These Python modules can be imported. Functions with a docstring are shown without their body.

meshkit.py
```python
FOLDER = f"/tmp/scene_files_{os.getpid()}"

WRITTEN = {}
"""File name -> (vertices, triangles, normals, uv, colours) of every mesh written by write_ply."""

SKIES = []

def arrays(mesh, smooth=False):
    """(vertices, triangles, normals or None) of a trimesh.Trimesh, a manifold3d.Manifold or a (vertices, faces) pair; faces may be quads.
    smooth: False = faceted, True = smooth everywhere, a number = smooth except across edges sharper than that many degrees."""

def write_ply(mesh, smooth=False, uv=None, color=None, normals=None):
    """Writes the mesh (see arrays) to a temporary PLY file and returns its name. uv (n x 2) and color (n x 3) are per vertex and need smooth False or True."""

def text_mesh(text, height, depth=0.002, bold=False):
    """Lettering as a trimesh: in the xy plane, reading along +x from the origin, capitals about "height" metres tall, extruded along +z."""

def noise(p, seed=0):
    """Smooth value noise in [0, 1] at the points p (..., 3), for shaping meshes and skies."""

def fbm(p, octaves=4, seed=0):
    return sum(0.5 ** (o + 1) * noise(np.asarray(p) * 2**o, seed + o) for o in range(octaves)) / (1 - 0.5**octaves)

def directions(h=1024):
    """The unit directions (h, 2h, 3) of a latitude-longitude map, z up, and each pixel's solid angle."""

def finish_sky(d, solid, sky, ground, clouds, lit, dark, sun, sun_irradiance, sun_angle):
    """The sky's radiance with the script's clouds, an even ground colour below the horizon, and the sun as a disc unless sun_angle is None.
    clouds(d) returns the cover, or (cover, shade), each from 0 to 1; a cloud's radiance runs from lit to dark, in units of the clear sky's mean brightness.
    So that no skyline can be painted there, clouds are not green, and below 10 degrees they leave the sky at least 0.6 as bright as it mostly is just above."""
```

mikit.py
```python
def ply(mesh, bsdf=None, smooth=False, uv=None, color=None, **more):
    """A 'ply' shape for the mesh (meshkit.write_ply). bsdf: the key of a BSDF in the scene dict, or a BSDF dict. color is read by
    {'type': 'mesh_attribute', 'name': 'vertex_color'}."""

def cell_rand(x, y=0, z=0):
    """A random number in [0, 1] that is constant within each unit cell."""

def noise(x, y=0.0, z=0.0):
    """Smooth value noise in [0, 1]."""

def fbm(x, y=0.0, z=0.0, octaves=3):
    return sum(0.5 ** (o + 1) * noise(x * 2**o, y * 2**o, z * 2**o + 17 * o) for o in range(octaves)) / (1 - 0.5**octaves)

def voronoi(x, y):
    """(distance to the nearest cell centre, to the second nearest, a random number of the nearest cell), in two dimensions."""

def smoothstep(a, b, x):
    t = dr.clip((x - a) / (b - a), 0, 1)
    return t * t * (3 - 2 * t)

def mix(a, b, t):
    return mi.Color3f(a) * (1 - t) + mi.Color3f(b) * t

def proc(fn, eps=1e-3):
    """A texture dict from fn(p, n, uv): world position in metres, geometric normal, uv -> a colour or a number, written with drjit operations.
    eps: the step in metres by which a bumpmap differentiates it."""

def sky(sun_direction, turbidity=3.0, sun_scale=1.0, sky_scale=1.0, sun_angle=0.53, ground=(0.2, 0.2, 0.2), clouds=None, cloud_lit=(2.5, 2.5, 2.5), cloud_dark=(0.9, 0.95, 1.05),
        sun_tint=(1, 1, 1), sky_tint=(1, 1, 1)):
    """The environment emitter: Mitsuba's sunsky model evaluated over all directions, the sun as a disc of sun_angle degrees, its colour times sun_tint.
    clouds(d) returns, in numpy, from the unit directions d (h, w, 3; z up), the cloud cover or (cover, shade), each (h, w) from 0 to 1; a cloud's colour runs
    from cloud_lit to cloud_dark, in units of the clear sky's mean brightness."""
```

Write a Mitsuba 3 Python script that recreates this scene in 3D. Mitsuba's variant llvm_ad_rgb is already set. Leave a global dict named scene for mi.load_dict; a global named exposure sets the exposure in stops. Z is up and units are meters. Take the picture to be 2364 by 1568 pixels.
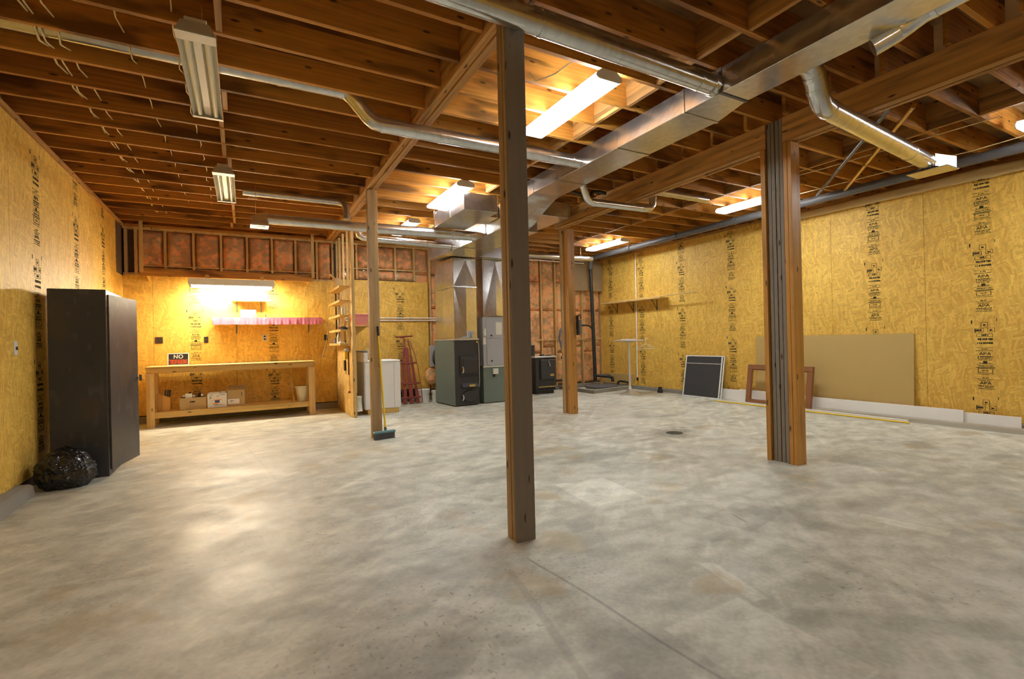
import math, random
import numpy as np
import trimesh
import drjit as dr
import mitsuba as mi
import mikit, meshkit
from mikit import proc, noise, fbm, voronoi, cell_rand, smoothstep, mix

T = mi.ScalarTransform4f
scene, labels, place, count = {}, {}, {}, {}
PI = math.pi

# ------------------------------------------------------------------ camera, light, exposure
EYE = np.array([0.0, 0.0, 1.30])
YAW, PITCH, ROLL = math.radians(28.797), math.radians(0.0665), math.radians(-1.338)
fw = np.array([math.sin(YAW) * math.cos(PITCH), math.cos(YAW) * math.cos(PITCH), math.sin(PITCH)])
rt = np.array([math.cos(YAW), -math.sin(YAW), 0.0])
up = np.cross(rt, fw)
up = -rt * math.sin(ROLL) + up * math.cos(ROLL)
scene['camera'] = {'type': 'perspective', 'fov': 2 * math.degrees(math.atan(1182 / 1124.27)), 'fov_axis': 'x', 'near_clip': 0.05, 'far_clip': 60.0,
                   'to_world': T().look_at(origin=EYE.tolist(), target=(EYE + fw).tolist(), up=up.tolist())}
exposure = 2.38
LENS_WHITE = (8.5, 9.1, 9.4)         # the lit diffusers of the ceiling lights
TUBE_BENCH = (64.0, 56.0, 42.0)

# ------------------------------------------------------------------ helpers
def numbered(name):
    n = count.get(name, 0)
    count[name] = n + 1
    return name if n == 0 else f'{name}_{n:03d}'

def thing(name, label=None, cat=None, group=None, kind=None, m=None):
    key = numbered(name)
    d = {}
    if label: d['label'] = label
    if cat: d['category'] = cat
    if group: d['group'] = group
    if kind: d['kind'] = kind
    if d: labels[key] = d
    place[key] = m
    return key

def put(key, mesh, bsdf, smooth=False, **more):
    root = key.split('__')[0]
    m = place.get(root)
    if m is not None:
        mesh = mesh.copy(); mesh.apply_transform(m)
    scene[key] = mikit.ply(mesh, bsdf, smooth, **more)
    return key

def part(parent, name, mesh, bsdf, smooth=False, label=None, kind=None, **more):
    key = numbered(parent + '__' + name)
    put(key, mesh, bsdf, smooth, **more)
    if label or kind:
        labels[key] = {**({'label': label} if label else {}), **({'kind': kind} if kind else {})}
    return key

def single(name, mesh, bsdf, label, cat, group=None, smooth=False, m=None, kind=None):
    key = thing(name, label, cat, group, kind, m)
    put(key, mesh, bsdf, smooth)
    return key

def turn(x, y, deg, z=0.0):
    a = math.radians(deg); M = np.eye(4)
    M[:2, :2] = [[math.cos(a), -math.sin(a)], [math.sin(a), math.cos(a)]]
    M[:3, 3] = [x, y, z]
    return M

def rot(mesh, axis, deg, about=(0, 0, 0)):
    mesh.apply_transform(trimesh.transformations.rotation_matrix(math.radians(deg), axis, about))
    return mesh

def cat(*ms):
    return trimesh.util.concatenate([x for m in ms for x in (m if isinstance(m, (list, tuple)) else [m])])

def box(x0, x1, y0, y1, z0, z1, c=0.0):
    x0, x1 = min(x0, x1), max(x0, x1); y0, y1 = min(y0, y1), max(y0, y1); z0, z1 = min(z0, z1), max(z0, z1)
    if c <= 0:
        m = trimesh.creation.box(extents=(x1 - x0, y1 - y0, z1 - z0))
        m.apply_translation(((x0 + x1) / 2, (y0 + y1) / 2, (z0 + z1) / 2))
        return m
    pts = []
    lo, hi = np.array([x0, y0, z0]), np.array([x1, y1, z1])
    for sx in (0, 1):
        for sy in (0, 1):
            for sz in (0, 1):
                p = np.where([sx, sy, sz], hi, lo); d = np.where([sx, sy, sz], -c, c)
                for k in range(3):
                    q = p + d; q[k] = p[k]; pts.append(q)
    return trimesh.convex.convex_hull(np.array(pts))

def hull(pts):
    return trimesh.convex.convex_hull(np.array(pts, float))

def tube(path, r, n=12, cap=True):
    """A round tube along a polyline, mitred; r may be one radius per point."""
    P = np.array(path, float); R = np.broadcast_to(np.asarray(r, float), (len(P),))
    d = np.diff(P, axis=0); d /= np.linalg.norm(d, axis=1)[:, None]
    t = np.vstack([d[:1], d[:-1] + d[1:], d[-1:]]); t /= np.linalg.norm(t, axis=1)[:, None]
    u = np.cross(t[0], [0.03, 0.11, 1.0] if abs(t[0][2]) < 0.9 else [1.0, 0.05, 0.02]); u /= np.linalg.norm(u)
    V = []
    for i in range(len(P)):
        if i:
            u = u - d[i - 1] * 0
            # carry the frame along the segment to the mitre plane
            k = (u @ t[i]) / max(1e-9, d[i - 1] @ t[i])
            u = u - d[i - 1] * k * 1.0
            u = u - t[i] * (u @ t[i]); u /= np.linalg.norm(u)
        w = np.cross(t[i], u)
        a = np.arange(n) * 2 * PI / n
        V.append(P[i] + R[i] * (np.cos(a)[:, None] * u + np.sin(a)[:, None] * w))
    V = np.vstack(V); F = []
    for i in range(len(P) - 1):
        for k in range(n):
            a, b = i * n + k, i * n + (k + 1) % n
            F += [[a, b, b + n], [a, b + n, a + n]]
    if cap:
        V = np.vstack([V, P[:1], P[-1:]]); s, e = len(V) - 2, len(V) - 1; o = (len(P) - 1) * n
        for k in range(n):
            F += [[s, (k + 1) % n, k], [e, o + k, o + (k + 1) % n]]
    return trimesh.Trimesh(V, F, process=False)

def arc(c, r, a0, a1, ex, ey, n=8):
    ex, ey = np.array(ex, float), np.array(ey, float)
    return [np.array(c) + r * (math.cos(a) * ex + math.sin(a) * ey) for a in np.radians(np.linspace(a0, a1, n))]

def lathe(profile, n=24, at=(0, 0, 0)):
    m = trimesh.creation.revolve(np.array(profile, float), sections=n)
    m.apply_translation(at)
    return m

def ring(p, d, r, w, n=16):
    """A raised band around a pipe at p, axis d."""
    d = np.array(d, float); d /= np.linalg.norm(d); p = np.array(p, float)
    return tube([p - d * w / 2, p + d * w / 2], r, n)

def grid(nu, nv, fn):
    U, W = np.meshgrid(np.linspace(0, 1, nu), np.linspace(0, 1, nv), indexing='ij')
    V = fn(U, W).reshape(-1, 3)
    i, j = np.meshgrid(np.arange(nu - 1), np.arange(nv - 1), indexing='ij')
    a = (i * nv + j).ravel()
    F = np.vstack([np.stack([a, a + nv, a + nv + 1], 1), np.stack([a, a + nv + 1, a + 1], 1)])
    return trimesh.Trimesh(V, F, process=False)

# ------------------------------------------------------------------ materials
def rgb(c): return {'type': 'rgb', 'value': list(c)}
def mat(name, c, rough=0.6, metal=0.0, spec=0.5, **more):
    scene[name] = {'type': 'twosided', 'b': {'type': 'principled', 'base_color': rgb(c) if not isinstance(c, dict) else c, 'roughness': rough, 'metallic': metal, 'specular': spec, **more}}

def strand_layer(u, v, ang, ln, wd, s):
    c, n = math.cos(ang), math.sin(ang)
    a, b = u * c + v * n, -u * n + v * c
    row = dr.floor(b / wd)
    off = cell_rand(row, s, 3)
    aa = a / ln + off * 9.0
    col = dr.floor(aa)
    r = cell_rand(col, row, s)
    fu, fv = aa - col, b / wd - row
    edge = smoothstep(0.0, 0.10, dr.minimum(fv, 1 - fv)) * smoothstep(0.0, 0.03, dr.minimum(fu, 1 - fu))
    return r, edge

def osb_fn(p, n, uv):
    side = dr.abs(n.x) > dr.abs(n.y)
    u = dr.select(side, p.y, p.x) + 0.10 * noise(p.x * 4 + p.y * 4, p.z * 5)
    v = p.z + 0.10 * noise(p.x * 5 + p.y * 5 + 31, p.z * 4)
    tone, edge = mi.Float(0.45), mi.Float(1.0)
    for k, (ang, ln, wd) in enumerate(((0.45, .14, .026), (1.05, .11, .021), (1.95, .15, .025), (2.45, .10, .019), (2.95, .13, .023), (1.45, .12, .022))):
        r, e = strand_layer(u, v, ang, ln, wd, 11 + 7 * k)
        on = r > 0.52
        tone = dr.select(on, cell_rand(r * 9973.0, k, 5), tone)
        edge = dr.select(on, e, edge)
    big = fbm(u * 1.3, v * 1.3, 0.5, octaves=3)
    t = dr.clip(0.25 + 0.50 * tone + 0.35 * (big - 0.5), 0, 1)
    col = mix((.52, .28, .038), (.90, .60, .125), t)
    col = col * (0.86 + 0.14 * edge)
    fine = noise(u * 160, v * 60)
    return col * (0.93 + 0.14 * fine)

def wood_fn(axis, lo, hi, stain, grey=0.0, board=0.0):
    def fn(p, n, uv):
        a = (p.x, p.y, p.z)[axis]
        c1, c2 = [(p.x, p.y, p.z)[k] for k in range(3) if k != axis]
        idr = cell_rand(dr.floor(c1 / board + 0.45), dr.floor(c2 / board + 0.3), 4) if board else mi.Float(0.5)
        warp = fbm(a * 1.4 + idr * 40, c1 * 5, c2 * 5, octaves=2)
        g = noise(a * 1.1 + idr * 17, (c1 + 0.05 * warp) * 55, (c2 + 0.05 * warp) * 55)
        g2 = noise(a * 3.0, c1 * 150, c2 * 150)
        d, _, w = voronoi(a * 2.4 + idr * 31, (c1 + c2) * 7.5 + idr * 9)
        knot = 1 - smoothstep(0.035, 0.10, d + 0.4 * (w > 0.45))
        st = smoothstep(0.52, 0.74, fbm(a * 1.7 + 5 + idr * 23, c1 * 6, c2 * 6, octaves=3))
        t = dr.clip(0.2 + 0.45 * g + 0.2 * g2 + 0.5 * (idr - 0.5), 0, 1)
        col = mix(lo, hi, t)
        col = mix(col, mi.Color3f(lo) * 0.35, stain * st)
        if grey:
            gr = smoothstep(0.35, 0.65, fbm(a * 0.8 + 3, c1 * 9, c2 * 9, octaves=2))
            col = mix(col, (.19, .165, .135), grey * gr)
        return mix(col, (.035, .014, .005), 0.85 * knot)
    return fn

def rect(p, x, y, deg, hw, hh, soft=0.02):
    a = math.radians(deg); c, s = math.cos(a), math.sin(a)
    u = (p.x - x) * c + (p.y - y) * s; v = -(p.x - x) * s + (p.y - y) * c
    return (1 - smoothstep(hw - soft, hw, dr.abs(u))) * (1 - smoothstep(hh - soft, hh, dr.abs(v)))

def floor_fn(p, n, uv):
    x, y = p.x, p.y
    w = fbm(x * 0.8, y * 0.8, 2.0, octaves=3)
    b = fbm(x * 0.7 + 3 * w, y * 0.7, 0, octaves=4)
    f = fbm(x * 7 + w * 4, y * 10, 7, octaves=5)
    sp = noise(x * 70, y * 70)
    t = dr.clip(0.5 + 0.85 * (b - 0.5) + 1.15 * (f - 0.5) + 0.26 * (sp - 0.5), 0, 1)
    col = mix((.35, .345, .275), (.61, .60, .505), t)
    # trowelled patches and ghost marks of panels that lay here
    up_ = rect(p, 2.62, 3.30, -6, .26, .32) * .55 + rect(p, 3.10, 3.12, 40, .09, .27) * .4 + rect(p, 2.24, 1.72, -14, .055, .22) * .6 + rect(p, 1.86, 1.28, 0, .26, .32) * .45 \
        + rect(p, 3.85, 1.62, -78, .25, .07) * .5 + rect(p, 3.75, 4.0, 40, .30, .13) * .4 + rect(p, .98, 2.2, -62, .9, .12, .05) * .25 + rect(p, 2.1, 4.6, 0, .5, .4, .1) * .3
    dn = rect(p, 3.12, 2.28, 12, .27, .18) * .35 + rect(p, 1.2, 1.55, 0, .28, .33) * .18 + rect(p, 1.95, 2.55, -20, .12, .3, .05) * .3 + rect(p, 2.5, 1.1, -40, .5, .1, .06) * .3
    col = col * (1 + .42 * up_ - .42 * dn)
    # trowel scuffs
    sc = smoothstep(0.60, 0.78, fbm((x + y) * 1.2, (x - y) * 7.0, 3, octaves=3))
    col = col * (1 + 0.12 * sc)
    # rust and damp stains
    rs = smoothstep(0.66, 0.80, fbm(x * 2.3 + 9, y * 2.3, 5, octaves=4))
    col = mix(col, mi.Color3f(.40, .29, .12), 0.38 * rs)
    dk = smoothstep(0.60, 0.78, fbm(x * 1.5 + 40, y * 2.6, 8, octaves=4))
    col = col * (1 - 0.22 * dk)
    pit = smoothstep(0.84, 0.95, noise(x * 55, y * 55, 3)) * smoothstep(0.5, 0.7, noise(x * 1.4, y * 1.4, 9))
    col = col * (1 - 0.30 * pit)
    # hairline joint running away from the middle post
    wob = 0.015 * (noise(x * 2, y * 2, 1) - 0.5)
    for (x0, y0, x1, y1, wd, lo_) in ((1.45, 2.55, 1.62, 0.55, .012, .30), (1.3, 2.5, .86, .2, .03, .16), (.83, 2.96, 1.13, 2.93, .006, .45), (3.09, 2.39, 3.01, 2.14, .007, .5), (.0, 7.2, .25, 5.2, .010, .15), (-.2, 3.4, -1.1, 3.6, .006, .2)):
        L = math.hypot(x1 - x0, y1 - y0); ux, uy = (x1 - x0) / L, (y1 - y0) / L
        a = (x - x0) * ux + (y - y0) * uy; d = dr.abs(-(x - x0) * uy + (y - y0) * ux + wob)
        col = col * (1 - lo_ * (1 - smoothstep(wd * .4, wd, d)) * smoothstep(0, .1, a) * (1 - smoothstep(L - .1, L, a)))
    ringd = dr.sqrt(dr.square(x - 5.04) + dr.square(y - 4.70))
    col = col * (1 - .35 * (1 - smoothstep(.12, .45, ringd + .2 * (f - .5))))
    return col

def floor_rough(p, n, uv):
    return mi.Float(0.36 + 0.26 * fbm(p.x * 3, p.y * 4, 4, octaves=3))

def galv_fn(p, n, uv):
    d1, d2, w = voronoi(p.x * 26 + p.z * 13, p.y * 26 + p.z * 19)
    b = fbm(p.x * 2.2, p.y * 2.2, p.z * 2.2, octaves=3)
    return mi.Color3f(.80, .80, .78) * (0.80 + 0.12 * w + 0.30 * (b - 0.5))

def insul_fn(p, n, uv):
    f = fbm(p.x * 5 + p.y * 3, p.z * 5, 3, octaves=4)
    g = fbm(p.x * 17, p.z * 17, 8, octaves=3)
    k = smoothstep(0.38, 0.70, 0.55 * f + 0.45 * g + 0.10 * smoothstep(2.2, 3.4, p.z))
    col = mix((.84, .40, .17), (.76, .48, .23), smoothstep(.40, .60, g))
    return mix(col, (.24, .12, .06), 0.62 * k)

def cab_fn(p, n, uv):
    f = fbm(p.x * 3 + p.y * 3, p.z * 3, 2, octaves=4)
    s = smoothstep(0.78, 0.9, noise((p.x + p.y) * 20, p.z * 9))
    rust = smoothstep(0.60, 0.76, fbm(p.x * 4 + p.y * 4 + 30, p.z * 3, 5, octaves=3))
    col = mix((.026, .028, .032), (.046, .048, .054), f) + mi.Color3f(.016, .016, .016) * s
    return mix(col, (.085, .052, .025), 0.35 * rust)

def sub_fn(p, n, uv):
    g = fbm(p.x * 2.5, p.y * 14, 1, octaves=3)
    k = smoothstep(0.55, 0.75, fbm(p.x * 1.2 + 4, p.y * 1.2, 6, octaves=3))
    return mix(mix((.23, .125, .05), (.40, .24, .10), g), (.08, .05, .03), 0.6 * k)

mat('osb', proc(osb_fn), 0.55, spec=.35)
mat('joist_wood', proc(wood_fn(0, (.24, .088, .016), (.64, .295, .050), .80, board=.4205)), 0.6, spec=.3)
mat('beam_wood', proc(wood_fn(1, (.28, .125, .032), (.58, .315, .095), .55, .10, board=.045)), 0.6, spec=.3)
mat('post_wood', proc(wood_fn(2, (.27, .155, .055), (.56, .36, .15), .35, .35, board=.045)), 0.6, spec=.3)
mat('weathered_wood', proc(wood_fn(2, (.125, .108, .09), (.26, .22, .17), .35, .8, board=.036)), 0.75, spec=.2)
mat('amber_wood', proc(wood_fn(2, (.34, .145, .028), (.60, .32, .07), .40, board=.09)), 0.45, spec=.4)
mat('stud_wood', proc(wood_fn(2, (.42, .255, .085), (.68, .47, .19), .12, board=.07)), 0.6, spec=.3)
mat('bench_wood', proc(wood_fn(0, (.44, .265, .07), (.72, .49, .17), .10, board=.11)), 0.6, spec=.3)
mat('concrete', proc(floor_fn), proc(floor_rough), spec=.45)
mat('galvanized', proc(galv_fn), 0.20, 0.95)
mat('insulation', proc(insul_fn), 0.95, spec=.1)
mat('cabinet_steel', proc(cab_fn), 0.42, spec=.4)
mat('subfloor', proc(sub_fn), 0.8, spec=.2)
mat('bare_concrete', (.27, .255, .21), .85, spec=.2)
mat('sheathing', (.10, .075, .05), .9, spec=.1)
mat('print_ink', (.035, .028, .020), .8, spec=.1)
mat('white_enamel', (.78, .77, .73), .35)
mat('fixture_white', (.74, .72, .64), .35)
mat('fixture_steel', (.52, .51, .46), .38, .55)
mat('tube_off', (.80, .78, .66), .25)
mat('lit_tube', (.85, .85, .85), .3)
mat('black_plastic', (.018, .018, .019), .38)
mat('black_iron', (.035, .034, .035), .5)
mat('stove_black', (.028, .028, .030), .45)
mat('green_enamel', (.155, .205, .180), .38)
mat('grey_enamel', (.42, .43, .45), .4)
mat('chrome', (.72, .72, .72), .14, 1.0)
mat('aluminium', (.75, .75, .74), .3, .6)
mat('pvc_white', (.80, .79, .72), .4)
mat('cable_cream', (.72, .60, .33), .5)
mat('copper', (.62, .42, .18), .3, .9)
mat('red_paint', (.235, .035, .022), .45)
mat('yellow_paint', (.80, .56, .03), .45)
mat('teal', (.10, .22, .24), .5)
mat('pink_cloth', (.66, .22, .30), .9, spec=.15, sheen=.4)
mat('pink_plastic', (.72, .26, .24), .4)
mat('cardboard', (.46, .32, .145), .8, spec=.2)
mat('kraft_board', (.50, .35, .125), .7, spec=.25)
mat('carton_white', (.72, .70, .62), .6)
mat('label_paper', (.78, .76, .68), .7)
mat('sign_black', (.02, .02, .022), .4)
mat('sign_red', (.78, .10, .03), .5)
mat('orange_ink', (.75, .25, .05), .6)
mat('blue_ink', (.06, .08, .22), .6)
mat('white_paint', (.80, .79, .74), .5)
mat('raw_edge', (.55, .38, .14), .7)
mat('window_wood', (.24, .095, .035), .4)
mat('mesh_screen', (.040, .041, .043), .7)
mat('bag_black', (.012, .012, .014), .13, spec=.6)
mat('brown_switch', (.045, .028, .020), .4)
mat('hose_cream', (.70, .68, .58), .6)
mat('bucket_white', (.74, .73, .68), .45)
mat('bucket_cream', (.66, .60, .38), .5)
mat('rubber', (.025, .025, .026), .6)
mat('hose_blue', (.12, .13, .24), .5)
mat('brass', (.70, .50, .16), .3, .8)
mat('lead_grey', (.10, .10, .105), .45)
mat('tan_sheet', (.56, .42, .20), .45, spec=.5)
mat('kraft_film', (.30, .215, .115), .30, spec=.5)
scene['pane_glass'] = {'type': 'thindielectric', 'int_ior': 1.5}
scene['poly_film'] = {'type': 'thindielectric', 'int_ior': 1.45}

# ------------------------------------------------------------------ the room
XL, XR, YB, YF, ZJ, ZS = -1.80, 8.60, 10.50, -3.50, 3.46, 3.752
SP = 0.4205
fl = thing('floor', 'worn grey concrete basement floor with patches and stains', None, kind='structure')
put(fl, box(XL - .2, XR + .2, YF - .2, YB + .25, -.12, 0), 'concrete')

# walls: a dark sheathing shell, with the panels, studs and batts standing on it as parts
def wall(name, b, label):
    k = thing(name, label, None, kind='structure'); put(k, b, 'sheathing'); return k
wl = wall('wall_left', box(XL - .16, XL - .014, YF - .16, YB + .20, 0, ZJ - .04), 'left basement wall sheeted with yellow strand board above a concrete curb')
wr = wall('wall_right', box(XR + .014, XR + .16, YF - .16, YB + .20, 0, ZJ - .04), 'long right basement wall sheeted with yellow strand board')
wb = wall('wall_back', box(XL - .014, XR + .014, YB + .115, YB + .20, 0, ZJ - .04), 'back basement wall of strand board panels, studs and orange insulation')
wf = wall('wall_front', box(XL - .014, XR + .014, YF - .16, YF - .014, 0, ZJ - .04), 'front basement wall sheeted with strand board')

G = .0018
def panel_x(w, xf, y0, y1, z0, z1):
    s = -1 if xf < 0 else 1
    part(w, 'osb_panel', box(xf, xf + s * .0125, y0 + G, y1 - G, z0 + .0006, z1 - .0006), 'osb')
def panel_y(w, yf, x0, x1, z0, z1, s=1):
    part(w, 'osb_panel', box(x0 + G, x1 - G, yf, yf + s * .0125, z0 + G, z1 - G), 'osb')

edges_l = [YF] + [5.90 + 1.30 * k for k in range(-7, 4)] + [YB + .10]
for a, b in zip(edges_l[:-1], edges_l[1:]):
    panel_x(wl, XL, a, b, .10, 2.56)
    if b < 10: panel_x(wl, XL, a, b, 2.56, ZJ - .045)
panel_x(wl, XL, 9.80, 10.02, 2.56, ZJ - .045)
edges_r = [YF] + [3.27 + 1.265 * k for k in range(-5, 6)] + [YB + .10]
for a, b in zip(edges_r[:-1], edges_r[1:]):
    panel_x(wr, XR, a, b, .09, 2.62)
    panel_x(wr, XR, a, b, 2.62, ZJ - .045)
for a, b in zip(np.linspace(XL, XR, 9)[:-1], np.linspace(XL, XR, 9)[1:]):
    panel_y(wf, YF, a, b, .05, 2.5, -1); panel_y(wf, YF, a, b, 2.5, ZJ - .045, -1)
for a, b in zip((XL, -1.39, -.13, 1.13), (-1.39, -.13, 1.13, 1.655)):
    panel_y(wb, YB, a, b, .13, 2.585)
for a, b in zip((1.745, 2.40), (2.40, 3.64)):
    panel_y(wb, YB, a, b, .27, 2.64)
part(wb, 'bottom_plate', box(XL, 1.655, YB - .03, YB + .1, 0, .115, .006), 'bare_concrete')
part(wb, 'bottom_plate', box(1.745, XR, YB - .01, YB + .1, 0, .10, .006), 'bare_concrete')
part(wr, 'bottom_plate', box(XR - .045, XR + .014, YF, YB - .02, 0, .085, .006), 'bare_concrete')

# rough concrete curb under the left wall
def curb_fn(U, W):
    x = np.interp(W, [0, .25, .8, 1], [XL - .012, XL + .085, XL + .115, XL + .13])
    z = np.interp(W, [0, .25, .8, 1], [.112, .110, .085, 0])
    y = YF + .02 + U * (5.90 - YF)
    n_ = meshkit.fbm(np.stack([x * 9, y * 5, z * 9], -1), 3, 4) - .5
    return np.stack([x + .022 * n_ * (W > .05), y, np.maximum(z + .03 * n_ * (W < .95), 0)], -1)
part(wl, 'concrete_curb', grid(120, 9, curb_fn), 'bare_concrete', smooth=50)

# panel prints: a repeating stack of small inked marks, flat print laid on the boards
def stamp(h=1.03, seed=0):
    """In the (u, v) plane, u across (about 0.2 wide), v down from 0 to -h. Boxes of ink and the legible letters."""
    rnd = random.Random(seed); R = []
    def r(u0, u1, v0, v1): R.append(box(u0, u1, -v1, -v0, 0, .0012))
    def frame(u0, u1, v0, v1, t=.004): r(u0, u1, v0, v0 + t); r(u0, u1, v1 - t, v1); r(u0, u0 + t, v0, v1); r(u1 - t, u1, v0, v1)
    def line(v, u0, u1, hh):
        u = u0
        while u < u1 - .004:
            w = rnd.uniform(.006, .020); r(u, min(u + w, u1), v, v + hh * rnd.uniform(.8, 1.0)); u += w + rnd.choice([.003, .003, .009])
    def apa(v):
        t = meshkit.text_mesh('APA', .034, .0012, bold=True); t.apply_transform(np.diag([1.25, 1, 1, 1])); b = t.bounds
        t.apply_translation((-(b[0][0] + b[1][0]) / 2, -v - .034, 0)); R.append(t)
    r(-.135, -.122, .02, .065); r(.118, .124, .0, .04)
    frame(-.035, .035, .05, .115); line(.075, -.012, .014, .022)
    frame(-.10, -.01, .13, .185); line(.142, -.098, -.02, .032); r(-.10, -.092, .13, .19); frame(.03, .10, .125, .18); line(.145, .05, .08, .022)
    frame(-.08, .08, .20, .245); line(.21, -.03, .035, .024)
    line(.262, -.07, .085, .028); line(.315, -.075, .085, .024)
    r(-.09, .08, .385, .389); line(.400, -.03, .03, .012); r(-.09, .085, .425, .431)
    apa(.45); line(.50, -.075, .08, .015); line(.522, -.075, .08, .013); line(.545, -.07, .07, .010)
    r(-.02, .02, .565, .60); line(.59, -.06, .07, .010); r(-.09, .09, .608, .612); line(.625, -.07, .08, .012); r(-.09, .095, .648, .658)
    frame(-.075, .075, .665, .725, .006); line(.688, -.03, .03, .012); r(-.09, .09, .738, .743)
    line(.785, -.03, .03, .012); r(-.09, .085, .805, .810); line(.822, -.06, .06, .010); apa(.84); line(.89, -.08, .08, .012); line(.91, -.07, .075, .010); r(-.08, .09, .93, .936)
    m = cat(R)
    m.apply_scale((1.0, h / 1.03, 1.0))
    return m
STAMP = stamp()
def print_x(w, xf, y, tops, zmin, zmax):
    ms = []
    for t in tops:
        s = STAMP.copy(); v = s.vertices.copy()
        sgn = 1 if xf < 0 else -1
        s.vertices = np.stack([np.full(len(v), xf) + sgn * (v[:, 2] + .0004), y + sgn * v[:, 0], t + v[:, 1]], 1)
        ms.append(s)
    m = cat(ms); keep = (m.triangles[:, :, 2].min(1) > zmin) & (m.triangles[:, :, 2].max(1) < zmax)
    m.update_faces(keep); m.remove_unreferenced_vertices(); m.fix_normals()
    part(w, 'panel_print', m, 'print_ink')
def print_y(w, yf, x, tops, zmin, zmax):
    ms = []
    for t in tops:
        s = STAMP.copy(); v = s.vertices.copy()
        s.vertices = np.stack([x + v[:, 0], yf - v[:, 2] - .0004, t + v[:, 1]], 1); ms.append(s)
    m = cat(ms); keep = (m.triangles[:, :, 2].min(1) > zmin) & (m.triangles[:, :, 2].max(1) < zmax)
    m.update_faces(keep); m.remove_unreferenced_vertices(); m.fix_normals()
    part(w, 'panel_print', m, 'print_ink')
for k, y in enumerate((2.64, 3.91, 5.17, 6.44, 7.71, 8.97, 10.12)):
    o = (0.0, .06, .3, .15, .5, .35, .2)[k]
    print_x(wr, XR, y, [3.50 - o, 2.47 - o, 1.44 - o, .41 - o] + ([4.4 - o] if o > .1 else []), .10, 3.40)
for k, y in enumerate((5.25, 6.55, 7.87, 9.20)):
    o = (.2, .1, .4, .25)[k]
    print_x(wl, XL, y, [4.43 - o, 3.40 - o, 2.37 - o, 1.34 - o], .13, 3.40)
for k, (x, t) in enumerate(((-.77, 2.58), (.50, 2.50), (3.0, 2.62))):
    print_y(wb, YB, x, [t + .45, t - .58, t - 1.61] if k < 2 else [t - .1, t - 1.13], .3 if k == 2 else .14, 2.62 if k == 2 else 2.57)

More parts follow.
